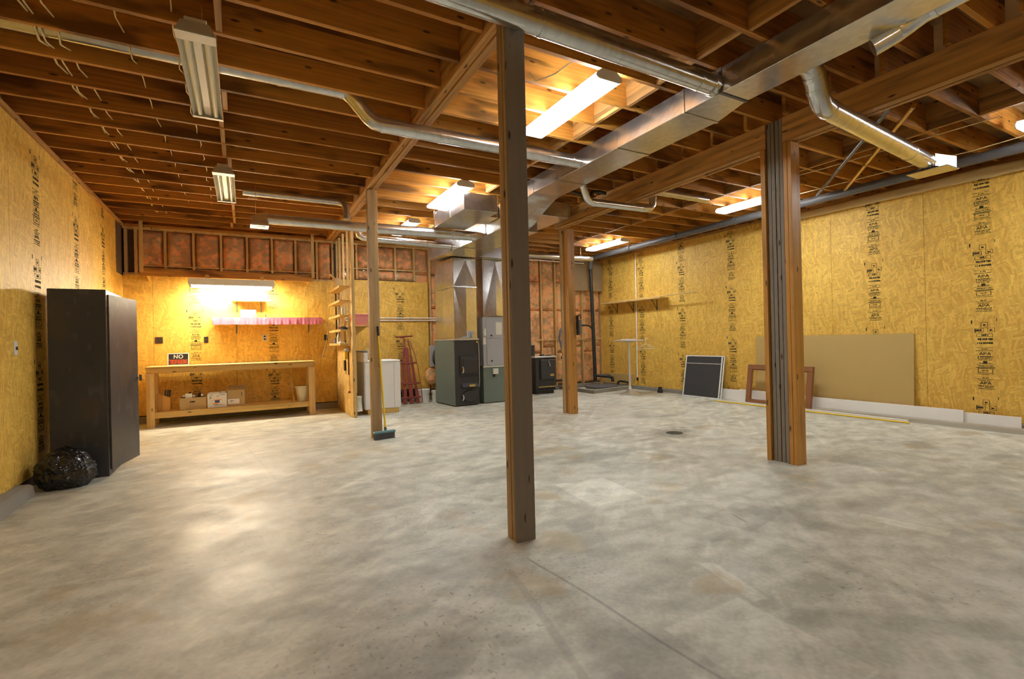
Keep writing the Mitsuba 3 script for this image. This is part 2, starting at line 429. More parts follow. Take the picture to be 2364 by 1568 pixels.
# back wall: studs, plates and batts above the panels and right of them
def batt(x0, x1, z0, z1, seed, bulge=.035, y=YB + .055):
    nu, nv = max(8, int((x1 - x0) / .025)), max(8, int((z1 - z0) / .028))
    def fn(U, W):
        x = x0 + U * (x1 - x0); z = z0 + W * (z1 - z0)
        n_ = meshkit.fbm(np.stack([x * 9, z * 9, np.full_like(x, seed * 3.1)], -1), 4, seed) - .5
        e = np.minimum(np.minimum(U, 1 - U) * (x1 - x0), np.minimum(W, 1 - W) * (z1 - z0))
        edge = np.clip(e / .06, 0, 1) ** .5
        return np.stack([x, y + .055 - edge * (.055 + bulge) + .07 * n_ * edge, z], -1)
    m = grid(nu, nv, fn)
    return m
def stud(x, z0, z1, y=YB + .012):
    part(wb, 'stud', box(x - .019, x + .019, y, YB + .114, z0, z1), 'stud_wood')
sx = [-1.76, -1.62, -1.20, -.775, -.345, .08, .505, .925, 1.32, 1.62]
for x in sx: stud(x, 2.62, 3.38)
part(wb, 'top_plate', box(XL, XR, YB + .01, YB + .114, 3.38, 3.418), 'stud_wood')
part(wb, 'sill_plate', box(XL, 1.66, YB + .014, YB + .114, 2.585, 2.62), 'stud_wood')
rnd = random.Random(3)
for i in range(1, len(sx) - 1):
    part(wb, 'insulation_batt', batt(sx[i] + .02, sx[i + 1] - .02, 2.76 if i < 8 else 2.62, 3.38, i, .03), 'insulation', smooth=True)
    part(wb, 'insulation_batt', batt(sx[i] + .02, sx[i + 1] - .02, 2.625, 2.735, 40 + i, .0), 'insulation', smooth=True)
part(wb, 'nailing_strip', box(-1.60, 1.30, YB + .002, YB + .012, 2.738, 2.754), 'stud_wood')
sx2 = [1.765, 2.10, 2.50, 2.92, 3.34, 3.70, 4.12, 4.54, 4.96, 5.38, 5.80, 6.22, 6.66, 7.09, 7.52, 7.95, 8.36, 8.58]
for x in sx2: stud(x, 2.66 if x < 3.6 else .10, 3.38)
for i in range(len(sx2) - 1):
    a, b = sx2[i] + .02, sx2[i + 1] - .02
    if b < 3.6:
        part(wb, 'insulation_batt', batt(a, b, 2.90, 3.38, 60 + i, .03), 'insulation', smooth=True)
        part(wb, 'insulation_batt', batt(a, b, 2.665, 2.865, 80 + i, .0), 'insulation', smooth=True)
    else:
        zs = [.11, .95, 2.04, 2.78, 3.38] if i % 2 else [.11, 1.10, 2.04, 3.38]
        if 3.6 < b < 4.2: zs = [.11, .55, 1.15, 2.06, 2.82, 3.38]
        for q in range(len(zs) - 1):
            part(wb, 'insulation_batt', batt(a, b, zs[q] + .006, zs[q + 1] - .006, 100 + i * 5 + q, .025), 'insulation', smooth=True)
part(wb, 'nailing_strip', box(1.77, 3.62, YB + .002, YB + .012, 2.868, 2.893), 'stud_wood')
part(wb, 'nailing_strip', box(6.45, XR - .02, YB - .022, YB - .010, 1.27, 1.305), 'stud_wood')

# clear plastic sheeting over the right end of the back wall, and a strip over the panels behind the furnace
def film(x0, x1, z0, z1, y, seed, amp=.03):
    def fn(U, W):
        x = x0 + U * (x1 - x0); z = z0 + W * (z1 - z0)
        n_ = meshkit.fbm(np.stack([x * 4.5 + z * 3, z * 4, np.full_like(x, seed)], -1), 4, seed) - .5
        return np.stack([x, y - .045 - amp * n_ * 2, z], -1)
    return grid(70, 90, fn)
single('plastic_sheet', film(6.72, 8.52, .35, 3.30, YB - .02, 7), 'poly_film', 'clear wrinkled plastic sheeting stapled over the insulation in the far right corner', 'plastic sheet', smooth=True)
single('plastic_sheet', film(1.80, 3.60, 2.64, 2.84, YB - .0, 9, .02), 'poly_film', 'narrow strip of clear plastic along the top of the board behind the washer', 'plastic sheet', smooth=True)
def kraft(U, W):
    x = 7.55 + U * .98; z = 2.56 + W * .80
    n_ = meshkit.fbm(np.stack([x * 5 + z * 4, z * 5, x * 0], -1), 4, 3) - .5
    return np.stack([x, YB - .13 - .03 * n_, z], -1)
single('paper_backing', grid(40, 36, kraft), 'kraft_film', 'brownish paper facing high in the far right corner behind the black vent pipe', 'paper facing', smooth=True)

# tan plastic rolled along the top of the right wall
def roll_fn(U, W):
    y = -1.0 + U * 6.6
    a = W * 2 * PI
    n1 = meshkit.fbm(np.stack([y * 1.1, y * 0, y * 0], -1), 3, 5) - .5
    n2 = meshkit.fbm(np.stack([y * 3, np.cos(a) * 1.4, np.sin(a) * 1.4], -1), 3, 6) - .5
    rz = (.055 + .05 * n1 + .025 * np.clip((4.3 - y) / 3, 0, 1)) * (1 + .8 * n2) * np.clip((5.7 - y) / .8, .25, 1)
    rx = .042 * (1 + 1.2 * n2)
    return np.stack([XR - .080 + rx * np.cos(a), y, np.minimum(3.338 + .02 * n1 + rz * np.sin(a), 3.414)], -1)
single('rolled_plastic', grid(220, 18, roll_fn), 'tan_sheet', 'tan plastic sheet rolled up along the top edge of the right wall', 'plastic sheet', smooth=True)

# ------------------------------------------------------------------ ceiling: subfloor, joists, blocking, rim boards
ce = thing('ceiling', 'open ceiling of brown floor joists under a plywood subfloor', None, kind='structure')
put(ce, box(XL - .16, XR + .16, YF - .16, YB + .2, ZS + .02, ZS + .06), 'sheathing')
for i, a in enumerate(np.arange(XL - .16, XR, 2.50)):
    for j, b in enumerate(np.arange(YF - .16, YB, 1.25)):
        x1, y1 = min(a + 2.50, XR + .16), min(b + 1.25, YB + .2)
        part(ce, 'subfloor_sheet', box(a + .001, x1 - .001, b + .001, y1 - .001, ZS, ZS + .019), 'subfloor')
B1a, B1b, B2a, B2b = 1.50, 1.65, 4.74, 4.88
ys = [3.46 + SP * k for k in range(-16, 17)]
ys3 = [3.28 + SP * k for k in range(-16, 18)]
for y in ys:
    part(ce, 'joist', box(XL - .05, B1a - .002, y, y + .038, ZJ, ZS - .001), 'joist_wood')
    part(ce, 'joist', box(B1b + .002, B2b + .05, y, y + .038, ZJ, ZS - .001), 'joist_wood')
for y in ys3:
    part(ce, 'joist', box(B2a - .05, XR + .05, y, y + .038, ZJ, ZS - .001), 'joist_wood')
rj = random.Random(8)
for y in ys[:-1]:
    for x in (-.15, 3.16):
        o = rj.choice((-.022, .022))
        part(ce, 'blocking', box(x + o, x + o + .038, y + .039, y + SP - .001, ZJ + .004, ZS - .002), 'beam_wood')
for y in ys3[:-1]:
    o = rj.choice((-.022, .022))
    part(ce, 'blocking', box(6.55 + o, 6.588 + o, y + .039, y + SP - .001, ZJ + .004, ZS - .002), 'beam_wood')
for x0, x1 in ((XL - .16, XL - .055), (XR + .055, XR + .16)):
    part(ce, 'rim_board', box(x0, x1, YF - .16, YB + .2, ZJ, ZS - .001), 'beam_wood')
for y0, y1 in ((YF - .16, YF - .10), (YB + .08, YB + .2)):
    part(ce, 'rim_board', box(XL - .05, XR + .05, y0, y1, ZJ, ZS - .001), 'joist_wood')
for x0, x1 in ((XL - .16, XL + .03), (XR - .03, XR + .16)):
    part(ce, 'top_plate', box(x0, x1, YF - .16, YB + .2, ZJ - .040, ZJ - .001), 'beam_wood')
for y0, y1 in ((YF - .16, YF + .03), (YB - .02, YB + .2)):
    part(ce, 'top_plate', box(XL + .035, XR - .035, y0, y1, ZJ - .040, ZJ - .001), 'joist_wood')
# solid blocks between the joists over the left-hand beam's far side
# ------------------------------------------------------------------ beams and posts
b1 = thing('ceiling_beam', 'long built-up wooden beam under the joists resting on the middle posts', 'beam', 'ceiling beams')
for k in range(4):
    z0 = 3.418 + (.0, .010, -.004, .006)[k]
    part(b1, 'ply', box(B1a + .0372 * k + .0008, B1a + .0372 * (k + 1) - (.006, .003, .007, .001)[k], YF, YB - .03, z0, ZS - .003, .002), 'beam_wood')
def low_beam(y0, y1, label):
    b = thing('ceiling_beam', label, 'beam', 'ceiling beams')
    for k in range(3):
        part(b, 'ply', box(B2a + .0467 * k + .0006, B2a + .0467 * (k + 1) - (.005, .004, .001)[k], y0, y1, 3.203 + (.0, .004, -.003)[k], ZJ - .002, .002), 'beam_wood')
low_beam(YF, 2.935, 'dark wooden beam nearest the camera running to the thick right post')
low_beam(3.115, 7.02, 'amber wooden beam between the thick right post and the far post')

def post(name_label, boards, cat_='post', kn=None):
    p = thing('support_post', name_label, cat_, 'wooden support posts')
    for (x0, x1, y0, y1, z1, m) in boards:
        part(p, 'board', box(x0, x1, y0, y1, 0.0, z1, .003), m)
    return p
# the middle post: four planks side by side in depth
post('grey weathered four-plank wooden post standing in the middle foreground',
     [(1.503 + (.0, .004, .001, .005)[k], 1.640, 2.722 + .0365 * k + .0005, 2.722 + .0365 * (k + 1) - (.0055 if k in (0, 2) else .003), 3.412, 'weathered_wood' if k == 0 else 'post_wood') for k in range(4)])
post('slim wooden post with a yellow-handled broom leaning on it',
     [(1.508, 1.645, 6.76 + .045 * k + .001, 6.76 + .045 * (k + 1) - .002, 3.412, 'post_wood') for k in range(2)])
post('thick built-up right post of amber boards with grey planks between them',
     [(4.735, 4.880, 2.850, 2.888, 3.198, 'amber_wood'), (4.735, 4.880, 2.8905, 2.930, 3.198, 'amber_wood')]
     + [(4.748 + .004 * (k % 2), 4.872, 2.9385 + .0435 * k, 2.9385 + .0435 * (k + 1) - .0065, ZJ - .004, 'weathered_wood') for k in range(4)]
     + [(4.728, 4.876, 3.119, 3.168, 3.198, 'amber_wood')])
post('amber wooden post at the far end of the right beam carrying a black device',
     [(4.90, 5.045, 6.86, 6.905, 3.198, 'amber_wood'), (4.90, 5.045, 6.9075, 6.955, 3.198, 'amber_wood'), (4.905, 5.035, 7.03, 7.07, ZJ - .004, 'post_wood'), (4.905, 5.035, 7.073, 7.115, ZJ - .004, 'post_wood')])

# ------------------------------------------------------------------ fluorescent lights
def reflector(w, h, t=.003):
    """Cross-section (x, z) of a two-tube shop-light reflector, as one closed polygon extruded along y."""
    from shapely.geometry import LineString
    ln = LineString([(-w / 2, 0), (-w * .36, h), (-w * .17, h), (-w * .10, h * .35), (w * .10, h * .35), (w * .17, h), (w * .36, h), (w / 2, 0)])
    return ln.buffer(t / 2, cap_style=2, join_style=2)
def along_y(poly, y0, y1):
    m = trimesh.creation.extrude_polygon(poly, y1 - y0, engine='earcut')
    v = m.vertices.copy(); m.vertices = np.stack([v[:, 0], v[:, 2] + y0, v[:, 1]], 1); m.fix_normals(); return m
def shop_light(name, x, y0, y1, z, lit, label, w=.21, chain=None, strip=False, radiance=LENS_WHITE, group=None):
    """z: the lower rim. lit: its two tubes glow."""
    f = thing(name, label, 'light fixture', group or ('lit ceiling lights' if lit else 'unlit hanging shop lights'))
    M = lambda m: (m.apply_translation((x, 0, 0)), m)[1]
    if strip:
        part(f, 'housing', M(box(-.07, .07, y0 + .01, y1 - .01, z + .030, z + .062, .004)), 'fixture_white')
        prof = [(w / 2 - .03, z - .022), (w / 2 - .006, z - .010), (w / 2, z + .008), (w / 2 - .012, z + .028)]
        part(f, 'diffuser', M(hull([(s * q, yy, zz) for s in (-1, 1) for (q, zz) in prof for yy in (y0 + .012, y1 - .012)])), 'lit_tube', emitter={'type': 'area', 'radiance': rgb(radiance)})
        for ya in (y0, y1 - .0105):
            part(f, 'end_cap', M(hull([(s * (q + .003), yy, zz) for s in (-1, 1) for (q, zz) in prof + [(.072, z + .062)] for yy in (ya, ya + .0105)])), 'fixture_white')
        return f
    h = .058
    part(f, 'reflector', M((lambda m: (m.apply_translation((0, 0, z)), m)[1])(along_y(reflector(w, h), y0, y1))), 'fixture_white')
    part(f, 'housing', M(box(-.06, .06, y0 + .03, y1 - .03, z + h + .003, z + h + .05, .004)), 'fixture_white')
    for s in (-1, 1):
        part(f, 'tube', tube([(x + s * w * .265, y0 + .05, z + .014), (x + s * w * .265, y1 - .05, z + .014)], .0165, 14), 'tube_off', smooth=40)
    for ya, yb in ((y0, y0 + .10), (y1 - .035, y1)):
        part(f, 'end_plate', M(box(-w / 2 - .003, w / 2 + .003, ya, yb, z - .006, z - .002)), 'fixture_steel')
        part(f, 'end_cap', M(hull([(sx_ * q, yy, zz) for sx_ in (-1, 1) for (q, zz) in ((w / 2, z - .002), (w * .36, z + h + .006)) for yy in ((ya - .004, ya - .001) if ya == y0 else (yb + .001, yb + .004))])), 'fixture_steel')
    if chain:
        for yy in (y0 + .12, y1 - .12):
            part(f, 'chain', tube([(x + .03, yy, z + h + .05), (x + .03, yy, ZJ - .001)], .003, 6), 'chrome')
    return f
shop_light('shop_light', -.225, 3.50, 4.78, 3.215, False, 'unlit two-tube shop light hanging near the camera below the left joists', chain=True)
shop_light('shop_light', -.165, 6.20, 7.44, 3.215, False, 'unlit two-tube shop light hanging farther back, above the workbench area', chain=True)
shop_light('fluorescent_light', 2.62, 3.03, 4.24, 3.393, True, 'glowing fluorescent light between the middle post and the main duct, nearest of the lit ones', w=.26, strip=True)
shop_light('fluorescent_light', 2.64, 5.98, 7.20, 3.388, True, 'glowing fluorescent light beside the left duct box near the furnace', w=.26, strip=True)
shop_light('fluorescent_light', 2.62, 8.16, 9.30, 3.388, True, 'small glowing fluorescent light far back above the round trunk pipe', w=.22, strip=True)
shop_light('fluorescent_light', 7.13, 4.30, 5.52, 3.383, True, 'glowing fluorescent light partly behind the thick right post', w=.26, strip=True)
shop_light('fluorescent_light', 7.22, 7.98, 9.20, 3.383, True, 'glowing fluorescent light in the far right corner near the black drain pipe', w=.26, strip=True)
shop_light('fluorescent_light', 7.13, .66, 1.88, 3.383, True, 'glowing fluorescent light at the right edge of the picture near the ceiling', w=.26, strip=True)


shop_light('fluorescent_light', -.20, -2.10, -.88, 3.383, True, 'glowing fluorescent light of the left row, out of view behind the camera', w=.26, strip=True)

# electrical cables strung through the left joists
def cable(x, z, y0, y1, sag, r, label, seed):
    rr = random.Random(seed); pts = []
    for k in range(len(ys)):
        y = ys[k] + .019
        if y < y0 or y > y1: continue
        pts.append((x + rr.uniform(-.01, .01), y, z))
        pts.append((x + rr.uniform(-.02, .02), y + SP / 2, 3.464 if abs(y + SP / 2 - 4.53) < .1 else z - sag * rr.uniform(.4, 1.0)))
    single('electrical_cable', tube(pts, r, 7), 'cable_cream', label, 'cable', 'cables through the left joists', smooth=40)
cable(-1.21, 3.535, -1, 10, .02, .008, 'cream cable threaded through the left joists, nearest the left wall', 1)
cable(-1.185, 3.525, -1, 9.2, .03, .006, 'cream cable beside the outermost cable through the left joists', 2)
cable(-1.08, 3.535, -1, 10, .03, .006, 'cream cable threaded through the joists, second run from the left wall', 3)
cable(-.70, 3.535, 1, 9.2, .02, .005, 'thin cream cable through the joists left of the hanging shop lights', 4)
cable(-.38, 3.53, 2, 8.6, .05, .005, 'thin sagging cream cable just left of the hanging shop lights', 5)
single('wood_block', box(.08, .20, 7.62, 7.66, 3.345, 3.455, .002), 'amber_wood', 'small orange wood block under a joist by the farther shop light', 'block')

# ------------------------------------------------------------------ sheet-metal ducts
du = thing('main_duct', 'long rectangular galvanized main duct running under the ceiling towards the furnace', 'duct')
def dsec(y0, y1, x0, x1, z0=3.25, z1=3.452):
    return box(x0, x1, y0, y1, z0, z1, .003)
part(du, 'section', dsec(YF + .06, .20, 3.40, 3.715), 'galvanized')
part(du, 'section', dsec(.205, 2.60, 3.40, 3.715), 'galvanized')
part(du, 'transition', hull([(3.40, 2.605, 3.25), (3.715, 2.605, 3.25), (3.40, 2.605, 3.452), (3.715, 2.605, 3.452), (3.40, 2.98, 3.25), (3.835, 2.98, 3.25), (3.40, 2.98, 3.452), (3.835, 2.98, 3.452)]), 'galvanized')
for a, b in ((2.985, 3.85), (3.855, 4.95), (4.955, 5.50)):
    part(du, 'section', dsec(a, b, 3.40, 3.835), 'galvanized')
for y, w in ((.20, 3.715), (2.60, 3.715), (2.98, 3.835), (3.85, 3.835), (4.95, 3.835)):
    part(du, 'drive_cleat', cat(box(3.394, 3.399, y - .012, y + .012, 3.245, 3.452), box(3.394, w + .006, y - .012, y + .012, 3.243, 3.248), box(w + .001, w + .006, y - .012, y + .012, 3.245, 3.452)), 'lead_grey' if y == 2.60 else 'galvanized')
# the S-bend down to the supply box
def sbend():
    prof = []
    for t in np.linspace(0, 1, 12):
        y = 5.505 + t * .95; s = t * t * (3 - 2 * t); prof.append((y, 3.25 - .275 * s, 3.452 - .10 * s))
    V, F = [], []
    for (y, a, b) in prof: V += [(3.40, y, a), (3.835, y, a), (3.835, y, b), (3.40, y, b)]
    n = len(prof)
    for i in range(n - 1):
        for k in range(4):
            p, q = i * 4 + k, i * 4 + (k + 1) % 4
            F += [[p, q, q + 4], [p, q + 4, p + 4]]
    F += [[0, 2, 1], [0, 3, 2]]; o = (n - 1) * 4; F += [[o, o + 1, o + 2], [o, o + 2, o + 3]]
    m = trimesh.Trimesh(V, F); m.fix_normals(); return m
part(du, 'bend', sbend(), 'galvanized')

sb = thing('supply_box', 'wide galvanized duct box hanging in front of and above the furnaces', 'duct')
part(sb, 'section', box(3.40, 4.05, 6.46, 8.02, 2.972, 3.352, .003), 'galvanized')
part(sb, 'section', box(3.38, 4.10, 8.03, 8.86, 2.968, 3.352, .003), 'galvanized')
part(sb, 'section', box(3.40, 5.20, 8.865, 9.70, 2.99, 3.352, .003), 'galvanized')
part(sb, 'seam', box(3.392, 3.399, 6.96, 6.985, 2.965, 3.352), 'galvanized')
part(sb, 'seam', box(3.385, 4.06, 8.016, 8.034, 2.964, 2.9715), 'galvanized')
rb = thing('return_box', 'galvanized duct box hanging left of the furnace plenum below the second lit light', 'duct')
part(rb, 'body', box(2.66, 3.17, 6.10, 7.28, 3.10, 3.335, .003), 'galvanized')
part(rb, 'seam', box(2.652, 2.659, 6.62, 6.64, 3.095, 3.335), 'galvanized')
part(rb, 'collar', box(3.175, 3.390, 6.50, 6.94, 3.14, 3.33, .003), 'galvanized')
part(rb, 'hanger_rod', tube([(2.645, 7.25, 3.12), (2.645, 7.25, 3.459)], .004, 6), 'chrome')
br = thing('branch_box', 'dark-faced galvanized branch duct just left of the far post', 'duct')
part(br, 'body', box(4.06, 4.56, 6.32, 7.30, 3.215, 3.45, .003), 'galvanized')
part(br, 'corner_seam', box(4.561, 4.572, 6.308, 6.33, 3.215, 3.45), 'chrome')

def hanger(parent, p, r):
    part(parent, 'hanger_strap', tube(arc(p, r + .003, 180, 360, (1, 0, 0), (0, 0, 1), 8), .003, 5), 'galvanized')
def rduct(label, path, r, bands=(), name='round_duct'):
    k = thing(name, label, 'duct pipe', 'round galvanized duct pipes'); n = 18
    part(k, 'pipe', tube(path, r, n), 'galvanized', smooth=35)
    for p, d, *s in bands:
        part(k, 'collar', ring(p, d, r + (s[0] if s else .0035), s[1] if len(s) > 1 else .03, n), 'galvanized', smooth=35)
    return k
X = (1, 0, 0)
k = rduct('large round galvanized pipe crossing in front of the middle post top into the main duct', [(-1.0, 2.615, 3.315), (1.7, 2.615, 3.315), (3.398, 2.66, 3.335)], .076,
          [((1.70, 2.615, 3.315), X), ((3.20, 2.655, 3.332), X), ((3.36, 2.659, 3.334), X, .012, .05)])
part(k, 'hanger_wire', tube([(1.73, 2.61, 3.395), (1.73, 2.64, 3.45)], .003, 6), 'chrome')
# second run: inside the left bay, stepping down below the beam and on to the duct
k = rduct('round galvanized pipe stepping down from the left joists by an offset elbow',
          [(-1.70, 4.50, 3.555), (.79, 4.50, 3.555), (.85, 4.50, 3.545), (.905, 4.50, 3.50), (1.03, 4.50, 3.365), (1.085, 4.50, 3.325), (1.16, 4.50, 3.315), (3.398, 4.50, 3.325)], .068,
          [((.30, 4.50, 3.555), X), ((.80, 4.50, 3.555), X), ((1.16, 4.50, 3.315), X), ((1.72, 4.50, 3.317), X), ((3.30, 4.50, 3.324), X)])
part(k, 'hanger_wire', tube([(1.72, 4.50, 3.385), (1.72, 4.50, 3.46)], .003, 6), 'chrome')
k = rduct('small round pipe under the left joists dropping into the long trunk pipe', [(.02, 7.52, 3.40), (1.24, 7.52, 3.40), (1.31, 7.50, 3.385), (1.345, 7.47, 3.345), (1.35, 7.42, 3.27), (1.35, 7.38, 3.12)], .050,
          [((.9, 7.52, 3.40), X)])
tk = thing('trunk_pipe', 'long round galvanized trunk pipe from the square register boot to the supply box', 'duct pipe')
part(tk, 'pipe', tube([(.30, 7.36, 3.015), (1.65, 7.36, 3.02), (1.70, 7.36, 3.02), (3.398, 7.38, 3.04)], [.070, .070, .078, .078], 20), 'galvanized', smooth=35)
for x in (1.72, 3.0, 3.34): part(tk, 'collar', ring((x, 7.37, 3.03), X, .082, .03, 18), 'galvanized', smooth=35)
part(tk, 'boot', hull([(.12, 7.27, 2.93), (.12, 7.45, 2.93), (.30, 7.27, 2.93), (.30, 7.45, 2.93), (.12, 7.28, 3.03), (.12, 7.44, 3.03), (.31, 7.29, 3.09), (.31, 7.43, 3.09)]), 'galvanized')
part(tk, 'register_frame', cat(box(.10, .135, 7.25, 7.47, 2.90, 2.928), box(.285, .32, 7.25, 7.47, 2.90, 2.928), box(.136, .284, 7.25, 7.28, 2.90, 2.928), box(.136, .284, 7.44, 7.47, 2.90, 2.928)), 'galvanized')
part(tk, 'hanger_wire', tube([(.17, 7.36, 3.04), (.17, 7.38, 3.46)], .003, 6), 'chrome')
rduct('lower round pipe with a turned-up elbow, passing behind the trunk pipe', [(1.72, 8.42, 3.30), (1.72, 8.42, 3.19), (1.74, 8.42, 3.13), (1.79, 8.42, 3.10), (1.86, 8.42, 3.09), (3.375, 8.42, 3.06)], .062, [((2.9, 8.42, 3.07), X)])
k = rduct('bright round pipe from the main duct to a rectangular boot at upper right', [(3.72, 2.13, 3.35), (3.80, 2.13, 3.335), (3.87, 2.14, 3.30), (3.99, 2.17, 3.18), (4.07, 2.19, 3.125), (4.16, 2.20, 3.11), (6.42, 2.39, 3.09)], .078,
          [((3.89, 2.145, 3.28), (1, .2, -1)), ((3.96, 2.165, 3.21), (1, .2, -1)), ((4.18, 2.203, 3.11), X), ((5.9, 2.347, 3.094), X)])
part(k, 'boot', hull([(6.40, 2.32, 3.03), (6.40, 2.47, 3.03), (6.40, 2.32, 3.16), (6.40, 2.47, 3.16), (6.62, 2.22, 3.005), (6.62, 2.55, 3.005), (6.62, 2.22, 3.13), (6.62, 2.55, 3.13)]), 'galvanized')
part(k, 'boot_flange', box(6.36, 6.64, 2.205, 2.565, 2.994, 3.003), 'galvanized')
rduct('round pipe lying along the right side of the main duct near the camera', [(3.70, 1.66, 3.185), (3.76, 1.55, 3.235), (3.80, 1.42, 3.30), (3.81, 1.2, 3.315), (3.80, -1.2, 3.315)], .058, [((3.755, 1.52, 3.255), (.5, -1, .4)), ((3.80, 1.36, 3.305), (0, 1, 0))])
rduct('round pipe with two elbows crossing under the right beam near its far end', [(3.84, 5.10, 3.33), (3.89, 5.10, 3.32), (3.93, 5.11, 3.28), (4.0, 5.14, 3.17), (4.06, 5.17, 3.13), (4.14, 5.18, 3.12), (5.02, 5.12, 3.12), (5.10, 5.115, 3.13), (5.15, 5.11, 3.18), (5.16, 5.11, 3.30), (5.17, 5.11, 3.36), (5.25, 5.11, 3.385), (6.30, 5.11, 3.39)], .050,
      [((4.15, 5.18, 3.12), X), ((4.97, 5.125, 3.12), X), ((5.16, 5.11, 3.28), (0, 0, 1)), ((5.9, 5.11, 3.388), X)])
k = rduct('round pipe on the far wall side behind the far post, hung on a white rod', [(5.22, 9.30, 3.18), (7.20, 9.30, 3.20), (7.35, 9.30, 3.20)], .060, [((7.0, 9.30, 3.20), X)])
part(k, 'hanger_rod', tube([(7.02, 9.30, 3.22), (7.02, 9.30, 3.455)], .008, 6), 'pvc_white')

# plumbing and gas pipes on the right
rp = thing('drain_pipe', 'large black drain pipe running along the top of the right wall', 'pipe')
part(rp, 'pipe', tube([(7.86, YF + .06, 3.385), (7.90, 5.0, 3.385), (7.93, 9.9, 3.375), (7.95, 10.05, 3.35), (7.96, 10.12, 3.28), (7.96, 10.14, 3.1)], .062, 16), 'lead_grey', smooth=35)
for y in (3.0, 5.8, 7.2, 8.6): part(rp, 'coupling', ring((7.90, y, 3.385), (0, 1, 0), .068, .07, 16), 'lead_grey', smooth=35)
vp = thing('vent_pipe', 'tall black plastic pipe standing in the far right corner above the sump', 'pipe')
part(vp, 'pipe', tube([(7.96, 10.14, 3.095), (8.0, 10.14, 1.6), (8.03, 10.14, .38), (8.03, 10.14, .27)], .046, 14), 'black_plastic', smooth=35)
part(vp, 'branch', tube([(8.0, 10.14, 1.50), (7.90, 10.12, 1.60), (7.82, 10.10, 1.63), (7.42, 9.98, 1.64)], .022, 10), 'black_plastic', smooth=35)
part(vp, 'elbow', tube([(8.03, 10.14, .265), (8.03, 10.14, .17)], .052, 14), 'black_plastic', smooth=35)
part(vp, 'side_branch', tube([(8.03, 10.14, .33), (8.14, 10.04, .31), (8.30, 9.92, .30), (8.37, 9.86, .26), (8.38, 9.85, .16)], .04, 12), 'black_plastic', smooth=35)
for nm, bs, r_, a, b, lab in (('gas_pipe', 'lead_grey', .020, (7.70, 4.24, 3.40), (5.36, 2.27, 3.40), 'grey steel pipe slanting under the joists behind the bright round pipe'),
                              ('gas_pipe', 'copper', .022, (7.80, 3.90, 3.40), (5.52, 2.15, 3.40), 'golden pipe slanting under the joists beside the grey one')):
    g = thing(nm, lab, 'pipe', 'slanting pipes under the right joists'); part(g, 'pipe', tube([a, b], r_, 10), bs, smooth=35)
    part(g, 'fitting', ring(np.array(a) * .6 + np.array(b) * .4, np.array(b) - np.array(a), r_ + .005, .04, 10), bs, smooth=35)
w = thing('water_pipe', 'pair of thin cream pipes running along the back wall under the joists', 'pipe')
for x in (5.6, 7.1): part(w, 'hanger', box(x, x + .02, 10.276, 10.284, 3.255, ZJ - .001), 'pvc_white')
for z in (3.27, 3.33): part(w, 'pipe', tube([(5.4, 10.28, z), (7.85, 10.28, z)], .013, 8), 'pvc_white', smooth=40)
single('wall_cable', tube([(3.95, 5.62, 3.42), (4.25, 5.60, 3.36), (4.30, 5.58, 3.28), (4.36, 5.56, 3.29), (4.42, 5.55, 3.40), (4.55, 5.54, 3.42), (4.66, 5.54, 3.40)], .022, 8), 'black_plastic', 'black valve piping above the elbowed pipe at the far beam', 'pipe', smooth=40)
single('ceiling_wire', tube([(2.30, 3.10, 3.48), (2.24, 3.25, 3.44), (2.14, 3.38, 3.42), (2.10, 3.42, 3.50)], .005, 6), 'pvc_white', 'loose white wire dangling beside the nearest lit light', 'wire', smooth=40)
single('ceiling_wire', tube([(2.02, 2.15, 3.47), (2.05, 1.95, 3.43), (2.02, 1.80, 3.5)], .006, 6), 'cable_cream', 'cream wire looping under the joists above the large round pipe', 'wire', smooth=40)
def romex(pts, lab): single('ceiling_wire', tube(pts, .006, 6), 'cable_cream', lab, 'wire', smooth=40)
romex([(7.6, 1.55, 3.44), (7.62, 2.4, 3.42), (7.60, 3.2, 3.44), (7.5, 4.0, 3.43), (7.5, 4.6, 3.44)], 'long cream cable stapled under the right joists close to the drain pipe')
romex([(6.72, 1.9, 3.44), (6.70, 2.7, 3.445), (6.66, 3.6, 3.44), (6.6, 4.2, 3.445)], 'cream cable running under the right joists above the slanting pipes')

# ------------------------------------------------------------------ furnaces
fu = thing('wood_furnace', 'green wood-burning furnace with two black cast doors beside the sled', 'furnace', m=turn(3.635, 8.99, 5))
part(fu, 'cabinet', box(0, .56, .02, .92, 0.02, 1.32, .008), 'green_enamel')
part(fu, 'base', box(.02, .54, .04, .90, 0, .02), 'black_iron')
part(fu, 'rim', box(-.006, .566, -.006, .926, 1.321, 1.345, .004), 'aluminium')
part(fu, 'front_plate', box(.012, .548, -.004, .018, .03, 1.31, .004), 'black_iron')
d = part(fu, 'fire_door', box(.13, .50, -.055, -.006, .64, .98, .016), 'black_iron', label='dark grey cast fire door with rounded corners')
part(d, 'handle', tube([(.145, -.062, .67), (.15, -.085, .70), (.15, -.085, .76), (.145, -.062, .79)], .013, 8), 'chrome', smooth=40)
part(d, 'raised_panel', box(.17, .46, -.064, -.056, .69, .94, .006), 'black_iron')
part(fu, 'door_frame', box(.10, .53, -.030, -.005, .60, 1.02, .008), 'stove_black')
part(fu, 'draft_hood', hull([(.14, -.006, .46), (.50, -.006, .46), (.14, -.07, .38), (.50, -.07, .38), (.14, -.006, .36), (.50, -.006, .36)]), 'black_iron')
part(fu, 'name_plate', box(.28, .41, -.078, -.0705, .385, .43, .002), 'brass')
d2 = part(fu, 'ash_door', lathe([(0, 0), (.15, 0), (.155, .02), (.14, .045), (0, .045)], 24), 'black_iron', smooth=40, label='oval cast ash door')
scene.pop(d2)
